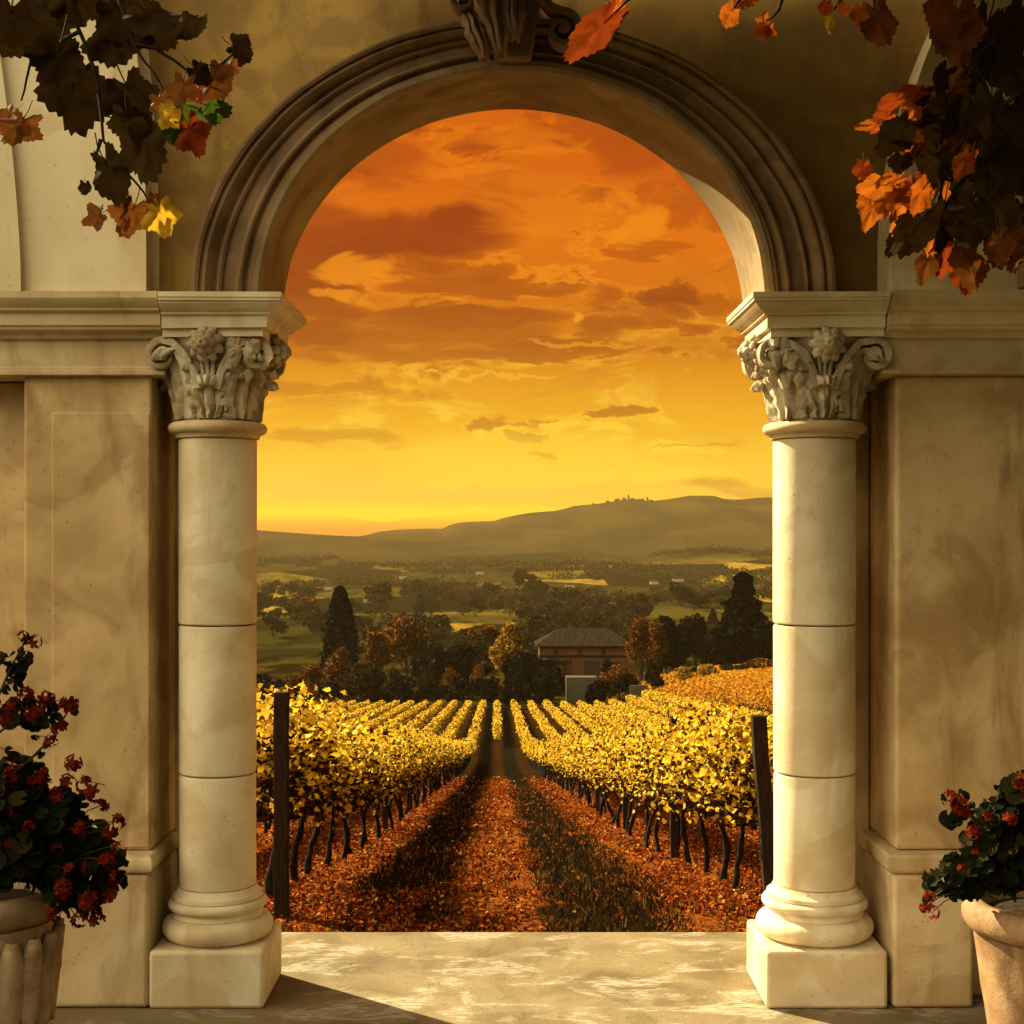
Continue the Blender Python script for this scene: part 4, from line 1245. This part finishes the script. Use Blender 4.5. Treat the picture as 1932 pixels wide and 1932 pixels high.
post(-1.84, 11.35, 1.80, .112, .0, 'tall upright dark wooden end post in front of the left vine row')
p = P(1467, 1690, 11.7)
post(p.x - .02, 11.7, 1.58, .118, -.14, 'dark wooden end post leaning left beside the sunlit column')
post(rowx(1, 17.0), 17.0, 1.72, .10, 0, 'squared dark trellis post standing among the right row near its third vine')
for k in (-1, 1):
    y = 23.5
    while y < 80:
        post(rowx(k, y), y, 1.65, .085, 0, 'slim trellis post standing inside the %s vine row' % ('left' if k < 0 else 'right'), 'trellis posts in the %s row' % ('left' if k < 0 else 'right'))
        y += 6.5
WIRE = plain('wire', (0.25, 0.2, 0.15), .4, .2, 5)
for k, y0, x0 in ((-1, 11.35, -1.84), (1, 11.7, p.x - .08)):
    pts = [(x0, y0, tz(x0, y0) + .72)] + [(rowx(k, y), y, tz(rowx(k, y), y) + .74) for y in range(13, 60, 3)]
    o = MB().tube(pts, .004, 5).build('trellis_wire', WIRE)
    tag(o, 'thin trellis wire running along the %s vine row' % ('left' if k < 0 else 'right'), 'wire')

# ------------------------------------------------------------------ trees
TD = leafmat('dark_evergreen_leaf', [(0, (0.0021, 0.0021, 0.0014)), (.8, (0.0042, 0.0042, 0.0021)), (1, (0.0154, 0.0112, 0.0042))], .10, .7)
TG = leafmat('olive_leaf', [(0, (0.0070, 0.0070, 0.0028)), (.6, (0.0196, 0.0168, 0.0056)), (1, (0.0560, 0.0385, 0.0098))], .3, .7)
TO = leafmat('autumn_leaf', [(0, (0.0200, 0.0080, 0.0024)), (.5, (0.0680, 0.0240, 0.0048)), (.85, (0.1600, 0.0560, 0.0080)), (1, (0.3600, 0.1600, 0.0200))], .35, .6)
TY = leafmat('golden_leaf', [(0, (0.0510, 0.0238, 0.0043)), (.5, (0.2040, 0.1020, 0.0102)), (1, (0.4675, 0.2890, 0.0340))], .4, .6)
TB = plain('tree_bark', (0.04, 0.028, 0.018), .9, .4, 3)


def crown_pts(n, rx, ry, h, z0, clumps=14, shape='round'):
    pts = []
    if shape == 'round':
        cc = []
        for i in range(clumps):
            a = rng.uniform(0, 2 * PI); el = rng.uniform(-.5, 1) * PI / 2
            q = rng.uniform(.35, .78)
            cc.append((math.cos(a) * math.cos(el) * rx * q, math.sin(a) * math.cos(el) * ry * q, z0 + h * .5 + math.sin(el) * h * .5 * q, rng.uniform(.15, .44)))
        for (a, b, c, s) in cc:
            m_ = int(n / clumps * (s / .38) ** 2)
            d = rng.normal(size=(m_, 3)); d /= np.linalg.norm(d, axis=1, keepdims=True)
            rr = s * (.75 + .35 * rng.random((m_, 1)))
            pts.append(np.array([a, b, c]) + d * rr * np.array([rx, ry, h * .5]))
    else:
        z = rng.random(n)
        if shape == 'cypress':
            prof = np.interp(z, [0, .35, .47, .62, .74, .84, .91, .97, 1], [1, 1, .98, .86, .72, .52, .38, .26, .10])
        else:
            prof = np.interp(z, [0, .12, .3, .42, .5, .62, .70, .76, .84, .90, .96, 1], [.85, 1, .92, .70, .78, .55, .62, .30, .34, .24, .30, .05])
        a = rng.uniform(0, 2 * PI, n)
        bump = 1 + .16 * np.sin(a * 5 + z * 17) + .10 * np.sin(a * 9 - z * 37) + .06 * rng.normal(size=n)
        rr = prof * bump * (.72 + .28 * np.sqrt(rng.random(n)))
        pts.append(np.stack([np.cos(a) * rr * rx, np.sin(a) * rr * ry, z0 + z * h], 1))
    return np.concatenate(pts)


def tree(name, loc, rx, h, mat, label, cat='tree', n=2500, leaf=.3, shape='round', trunk=None, group=None, clumps=24):
    root = empty(name, loc, label, cat, group)
    t = h * .18 if trunk is None else trunk
    np_mesh('crown', leaf_cards(crown_pts(n, rx, rx, h - t, t, clumps, shape), leaf * (.7 + .6 * rng.random(1)[0]), k=5), 5, mat, root)
    mb = MB().tube([(0, 0, -.6), (.02 * h, 0, t * .7), (0, .01 * h, t + h * .35)], [h * .03, h * .022, h * .01], 8)
    for q in range(4):
        a = q * 1.6
        mb.tube([(0, 0, t * .8), (math.cos(a) * rx * .3, math.sin(a) * rx * .3, t + h * .2), (math.cos(a) * rx * .6, math.sin(a) * rx * .6, t + h * .42)], [h * .014, h * .01, h * .005], 6)
    mb.build('trunk', TB, root, smooth=60)
    return root


def place(px, Yd): 
    x = (px - 966) * Yd / F
    return (x, Yd, tz(x, Yd) - .1)


def tree_at(px, py_top, half_px, Yd, name, mat, label, **k):
    loc = place(px, Yd)
    ztop = CAMZ - (py_top - HOR) * Yd / F
    return tree(name, loc, half_px * Yd / F, ztop - loc[2], mat, label, **k)


tree_at(642, 1106, 31, 235, 'cypress_tree', TD, 'tall black cypress standing alone on the left above the orange bushes', n=9000, leaf=.22, shape='cypress', trunk=.4)
tree_at(1402, 1081, 52, 225, 'conifer_tree', TD, 'large black ragged conifer on the right, tallest of the trees', n=12000, leaf=.26, shape='ragged', trunk=.6)
for (a, b, c, yd, nm, mt, lb, kw) in [
    (1255, 1168, 46, 222, 'broadleaf_tree', TD, 'dark tree mass left of the black conifer, next to the autumn tree', dict(n=6000, leaf=.34)),
    (1310, 1160, 48, 226, 'broadleaf_tree', TD, 'dark rounded tree touching the left side of the black conifer', dict(n=6000, leaf=.34)),
    (1365, 1178, 44, 219, 'broadleaf_tree', TD, 'low dark tree directly in front of the black conifer', dict(n=5000, leaf=.34)),
    (1445, 1172, 40, 219, 'broadleaf_tree', TD, 'dark tree right of the black conifer, touching the sunlit column', dict(n=5000, leaf=.34)),
    (1208, 1166, 34, 208, 'maple_tree', TO, 'rusty autumn tree hiding the right end of the farmhouse', dict(n=4500, leaf=.22)),
    (1150, 1246, 22, 199, 'shrub', TD, 'dark shrub hiding the lower right wall of the farmhouse', dict(n=1800, leaf=.2)),
    (1040, 1262, 24, 197, 'shrub', TD, 'dark shrub before the door side of the farmhouse', dict(n=1800, leaf=.2)),
    (1240, 1172, 22, 214, 'maple_tree', TO, 'brown autumn tree in front of the dark tree mass', dict(n=3000, leaf=.24)),
    (965, 1184, 42, 214, 'maple_tree', TY, 'golden round tree left of the farmhouse', dict(n=6500, leaf=.22)),
    (765, 1166, 52, 262, 'chestnut_tree', TO, 'large domed brown autumn tree right of the cypress', dict(n=6500, leaf=.32)),
    (715, 1188, 30, 250, 'chestnut_tree', TO, 'smaller rusty tree between the cypress and the domed tree', dict(n=3500, leaf=.28)),
    (820, 1222, 60, 214, 'broadleaf_tree', TD, 'wide low black tree in front of the domed autumn tree', dict(n=6000, leaf=.34)),
    (885, 1222, 40, 212, 'broadleaf_tree', TD, 'dark tree between the wide low tree and the golden tree', dict(n=4000, leaf=.34)),
    (985, 1232, 45, 203, 'broadleaf_tree', TD, 'dark bush mass under the golden tree', dict(n=4500, leaf=.3)),
    (1035, 1252, 34, 200, 'broadleaf_tree', TD, 'dark bush before the left end of the farmhouse', dict(n=3500, leaf=.28)),
    (640, 1228, 34, 212, 'shrub', TO, 'orange shrub at the foot of the cypress', dict(n=3500, leaf=.2)),
    (590, 1252, 32, 206, 'shrub', TO, 'orange shrub left of the cypress foot', dict(n=3500, leaf=.18)),
    (690, 1248, 45, 205, 'shrub', TG, 'brown shaded shrub right of the cypress foot', dict(n=3500, leaf=.22)),
    (555, 1272, 24, 200, 'shrub', TO, 'small orange shrub at the far left of the hedge line', dict(n=1800, leaf=.16)),
    (500, 1268, 40, 205, 'shrub', TD, 'dark shrub beside the left column edge', dict(n=3500, leaf=.26)),
    (745, 1262, 26, 198, 'shrub', TG, 'olive green shrub under the domed autumn tree', dict(n=1800, leaf=.18)),
    (803, 1266, 17, 196, 'shrub', TG, 'small yellowish green shrub in front of the black trees', dict(n=1400, leaf=.15)),
    (848, 1258, 20, 196, 'shrub', TO, 'small rusty shrub in front of the black trees', dict(n=1600, leaf=.16)),
    (905, 1250, 20, 198, 'shrub', TO, 'rusty shrub at the foot of the golden tree', dict(n=1400, leaf=.16)),
    (1168, 1258, 42, 196, 'shrub', TO, 'wide brown shrub right of the pale shed', dict(n=4500, leaf=.18)),
    (1180, 1272, 32, 194, 'shrub', TD, 'dark shrub before the wide brown shrub', dict(n=2500, leaf=.22)),
    (1233, 1250, 19, 186, 'young_tree', TG, 'small pale green tree beside the low pale wall', dict(n=2500, leaf=.15)),
    (1290, 1256, 22, 180, 'young_tree', TY, 'thin golden sapling on the right hillside edge', dict(n=900, leaf=.15)),
    (1335, 1250, 26, 176, 'young_tree', TY, 'sparse golden sapling leaning on the right hillside', dict(n=900, leaf=.15)),
    (1430, 1245, 44, 190, 'shrub', TO, 'dull orange hedge shrub below the black conifer', dict(n=4000, leaf=.2)),
    (1385, 1256, 34, 186, 'shrub', TG, 'olive hedge shrub below the black conifer', dict(n=3000, leaf=.2)),
]:
    tree_at(a, b, c, yd, nm, mt, lb, trunk=(.5 if 'shrub' in nm or mt is TD else None), **kw)

for i, (a, b, c) in enumerate([(500, 1290, 34), (560, 1294, 32), (620, 1288, 36), (690, 1284, 40), (755, 1286, 36), (815, 1284, 36), (872, 1280, 36), (925, 1276, 36), (975, 1270, 34), (1025, 1272, 32), (1130, 1284, 26), (1310, 1262, 30)]):
    tree_at(a, b, c, 190.5, 'hedge_shrub', TD, 'low dark shrub of the hedge at the end of the vine rows', n=2200, leaf=.2, trunk=.3, group='dark shrubs along the end of the vineyard')
# belts of valley trees
protoT = []
for i, (mt, sh) in enumerate(((TG, 'round'), (TD, 'round'), (TO, 'round'), (TG, 'round'), (TD, 'cypress'))):
    r = tree('valley_tree', (0, 0, 0), 1.0 if sh == 'round' else .22, 1.8 if sh == 'round' else 2.2, mt, 'x', n=900 if sh == 'round' else 700, leaf=.085, shape=sh, trunk=.12, clumps=10)
    protoT.append(r)
usedT = set()
VLB = ['olive green round tree in the valley wood behind the farmhouse', 'dark round tree in the valley wood behind the farmhouse', 'brown autumn tree in the valley wood behind the farmhouse', 'dull green spreading tree in the valley wood', 'slim dark cypress in the valley']
VGR = ['olive valley trees', 'dark valley trees', 'brown valley trees', 'spreading valley trees', 'slim valley cypresses']
spots = []
for i in range(34):
    yd = 300 * (950 / 300) ** rnd.random(); pc = rnd.uniform(470, 1475)
    if 480 < pc < 640 and yd < 430: yd += 160
    for j in range(rnd.randint(5, 9)):
        spots.append((pc + rnd.gauss(0, 46), yd + rnd.gauss(0, 9), rnd.choice((0, 0, 0, 0, 1, 1, 1, 3, 3, 3)) if rnd.random() > .06 else 2, rnd.uniform(3.2, 6.8) * (1 if yd < 600 else 1.25)))
spots += [(1224, 330, 4, 5), (1318, 420, 4, 6), (1345, 430, 4, 6.5), (1232, 335, 4, 6), (1000, 900, 1, 14)]
for (px, yd, q, s) in spots:
    x = (px - 966) * yd / F; loc = (x, yd, tz(x, yd) - .2)
    src = protoT[q]; sc = (s * rnd.uniform(.85, 1.35), s, s * rnd.uniform(.65, .95))
    if src.name not in usedT:
        usedT.add(src.name); src.location = loc; src.scale = sc; src['label'] = VLB[q]; src['group'] = VGR[q]
    else:
        copy_thing(src, loc, rnd.uniform(0, 6), sc, VLB[q], VGR[q])
# far woods as one mass
cc = []
for i in range(230):
    yd = rnd.uniform(800, 1700); t = rnd.uniform(-.2, .2)
    # keep to bands so fields stay open
    if math.sin(yd / 70 + t * 14) < -.05: continue
    L = rnd.uniform(8, 45); x0 = t * yd
    for j in range(int(L / 2.5)):
        x = x0 + j * 3.5; y = yd + math.sin(j * .4 + i) * 3
        hh = rnd.uniform(3, 7.5)
        c = rng.normal(size=(16, 3)) * np.array([2.2, 1.5, hh * .28]) + np.array([x, y, tz(x, y) + hh * .5])
        cc.append(c)
cc = np.concatenate(cc)
o = np_mesh('far_woods', leaf_cards(cc, 1.25, k=5), 5, TG); tag(o, 'far hedgerows and woods across the valley floor', 'woods', kind='stuff')

# ------------------------------------------------------------------ farmhouse
WALLM = plain('rose_plaster', (0.12, 0.052, 0.024), .9, .2, .8, .3)
ROOFM, nt, bs = new_mat('roof_tiles')
tc = nt.n.new('ShaderNodeTexCoord').outputs['Object']
wv = nt.n.new('ShaderNodeTexWave'); wv.inputs['Scale'].default_value = 1.6; wv.bands_direction = 'X'; nt.put(wv.inputs['Vector'], tc)
nz = nt.noise(tc, 1.4, 5, .7)
nt.put(bs.inputs['Base Color'], nt.mix(nt.sstep(nz, .35, .65), (0.012, 0.008, 0.005), (0.034, 0.020, 0.012)))
bp = nt.n.new('ShaderNodeBump'); bp.inputs['Strength'].default_value = 1; bp.inputs['Distance'].default_value = .12
nt.put(bp.inputs['Height'], nt.math('ADD', wv.outputs[1], nz)); nt.link(bp.outputs[0], bs.inputs['Normal']); bs.inputs['Roughness'].default_value = .95; bs.inputs['Specular IOR Level'].default_value = .05
PALE = plain('pale_plaster', (0.075, 0.068, 0.050), .9, .12, 1.0, .2)
GLASS, nt, bs = new_mat('dark_glass'); bs.inputs['Base Color'].default_value = (.02, .02, .02, 1); bs.inputs['Roughness'].default_value = .15
DOORM = plain('dark_door', (0.05, 0.03, 0.02), .7, .3, 3)


def hip_roof(mb, x0, x1, y0, y1, z0, h, o=.5, ins=None):
    ins = (y1 - y0) / 2 * .75 if ins is None else ins
    ym = (y0 + y1) / 2
    vs = [(x0 - o, y0 - o, z0), (x1 + o, y0 - o, z0), (x1 + o, y1 + o, z0), (x0 - o, y1 + o, z0), (x0 + ins, ym, z0 + h), (x1 - ins, ym, z0 + h),
          (x0 - o, y0 - o, z0 - .14), (x1 + o, y0 - o, z0 - .14), (x1 + o, y1 + o, z0 - .14), (x0 - o, y1 + o, z0 - .14)]
    return mb.add(vs, [(0, 1, 5, 4), (1, 2, 5), (2, 3, 4, 5), (3, 0, 4), (6, 9, 8, 7), (0, 6, 7, 1), (1, 7, 8, 2), (2, 8, 9, 3), (3, 9, 6, 0)])


HY = 222
hx = (1102 - 966) * HY / F; hzz = CAMZ - (1296 - HOR) * HY / F
root = empty('farmhouse', (hx, HY, hzz), 'long rose walled farmhouse with tiled hip roof behind the vineyard', 'house')
s = HY / F
W2 = 84 * s; eave = (1296 - 1220) * s; rh = (1220 - 1190) * s
MB().box(-W2, W2, 0, 9, -1.5, eave).build('wall', WALLM, root)
MB().box(-W2 - .12, W2 + .12, -.14, -.002, (1296 - 1240) * s, (1296 - 1236) * s).build('string_course', ROOFM, root)
hip_roof(MB(), -W2, W2, 0, 9, eave + .15, rh, .7, ins=3.2).build('roof', ROOFM, root)
for (a, b, c, d, nm) in ((1103, 1130, 1248, 1290, 'door'), (1152, 1172, 1250, 1275, 'window'), (1062, 1078, 1246, 1254, 'window'), (1045, 1052, 1224, 1234, 'window'), (1090, 1097, 1224, 1234, 'window'), (1135, 1142, 1224, 1234, 'window')):
    x0, x1 = (a - 1102) * s, (b - 1102) * s; z0, z1 = (1296 - d) * s, (1296 - c) * s
    f_ = MB(); t = .10
    f_.box(x0 - t, x0, -.08, .02, z0, z1); f_.box(x1, x1 + t, -.08, .02, z0, z1); f_.box(x0 - t, x1 + t, -.10, .02, z1, z1 + t); f_.box(x0 - t, x1 + t, -.12, .02, z0 - t, z0)
    w_ = f_.build(nm, DOORM, root)
    MB().box(x0, x1, -.03, .03, z0, z1).build('pane' if nm == 'window' else 'door_leaf', GLASS if nm == 'window' else DOORM, w_)
# lean-to with curved roof at the left
x0, x1 = (1008 - 1102) * s, (1060 - 1102) * s
MB().box(x0, x1, -3.0, -.003, -1.5, (1296 - 1252) * s).build('annex_wall', WALLM, root)
mb = MB()
mb.sheet(lambda u, v: (x0 - .3 + (x1 - x0 + .6) * u, -3.3 + 3.3 * v, (1296 - 1252) * s + .05 + .85 * math.sin(PI * (.1 + .8 * u))), 14, 3)
mb.build('annex_roof', ROOFM, root, solid=.12)

# pale shed and low wall, small road-side things
ox = (1097 - 966) * 192 / F; oz = tz(ox, 192)
root = empty('shed', (ox, 192, oz), 'small pale flat roofed shed in front of the farmhouse', 'shed')
hh = (CAMZ - (1279 - HOR) * 192 / F) - oz
MB().box(-2.05, 2.05, 0, 2.4, -.8, hh).build('wall', PALE, root)
MB().box(-2.07, 2.07, -.03, 2.43, hh + .003, hh + .08).build('roof', PALE, root, bevel=.02)
ox = (1207 - 966) * 188 / F
w_ = MB().box(-1.3, 1.0, 0, .35, -.3, 1.9).build('garden_wall', PALE, bevel=.03); w_.location = (ox, 188, tz(ox, 188))
tag(w_, 'short pale garden wall left of the small green tree', 'wall')

# distant farms in the valley
FARM = plain('far_farm_wall', (0.40, 0.34, 0.24), .9, .1, .2, .1)
farms = [(800, 1215, 'house'), (620, 1000, 0), (1075, 1090, 0), (880, 1400, 0), (905, 1380, 0), (700, 880, 0), (720, 1290, 0), (1235, 1220, 0), (1280, 1250, 0), (1395, 1300, 0), (760, 1330, 0), (985, 1080, 0), (550, 960, 0), (1150, 1450, 0)]
where = ['far left of the cypress top', 'on the hill shoulder', 'near the middle field', 'beside the long hedge', 'under the right ridge', 'beyond the dark wood', 'by the left field', 'near the right fields', 'among right hedges', 'at the foot of the right ridge', 'left of the middle', 'above the golden tree', 'at the left edge', 'beneath the hill town']
for i, (px, yd, _) in enumerate(farms):
    x = (px - 966) * yd / F
    wv_ = rnd.uniform(2.5, 5)
    r_ = empty('distant_farm', (x, yd, tz(x, yd)), 'tiny pale farm building in the valley, ' + where[i], 'house', 'distant farms in the valley')
    MB().box(-wv_, wv_, 0, 5, -2, 2.6).build('wall', FARM, r_)
    hip_roof(MB(), -wv_, wv_, 0, 5, 2.7, 1.5, .3).build('roof', ROOFM, r_)
# hill town on the ridge
TOWNM = plain('hill_town_wall', (0.05, 0.04, 0.022), .9, .1, .2, .1)
town = [(1120, 8, 5, 0), (1147, 10, 5, 0), (1165, 14, 6, 0), (1178, 11, 8, 0), (1186, 4, 22, 1), (1194, 14, 9, 0), (1206, 16, 7, 0), (1213, 8, 10, 0), (1222, 4, 17, 1), (1229, 10, 7, 0)]
tw = ['lowest left house', 'small house left of the cluster', 'wide house at the left end', 'house left of the tall tower', 'tall slim bell tower', 'house right of the bell tower', 'broad middle house', 'tall house', 'shorter right tower', 'house at the right end']
for i, (px, hw, h_, tower) in enumerate(town):
    yd = 2990; x = (px - 966) * yd / F
    r_ = empty('bell_tower' if tower else 'town_house', (x, yd, tz(x, yd)), tw[i] + ' of the hill town on the far ridge', 'tower' if tower else 'house')
    w_ = hw * .42; h_ = h_ * .5
    MB().box(-w_, w_, 0, 10, -6, h_).build('wall', TOWNM, r_)
    if tower:
        MB().lathe([(w_ * 1.2, h_ + .05), (.1, h_ + 4)], 4, 0, 5).build('spire', TOWNM, r_)
    else:
        hip_roof(MB(), -w_, w_, 0, 10, h_ + .1, 3, .2).build('roof', TOWNM, r_)
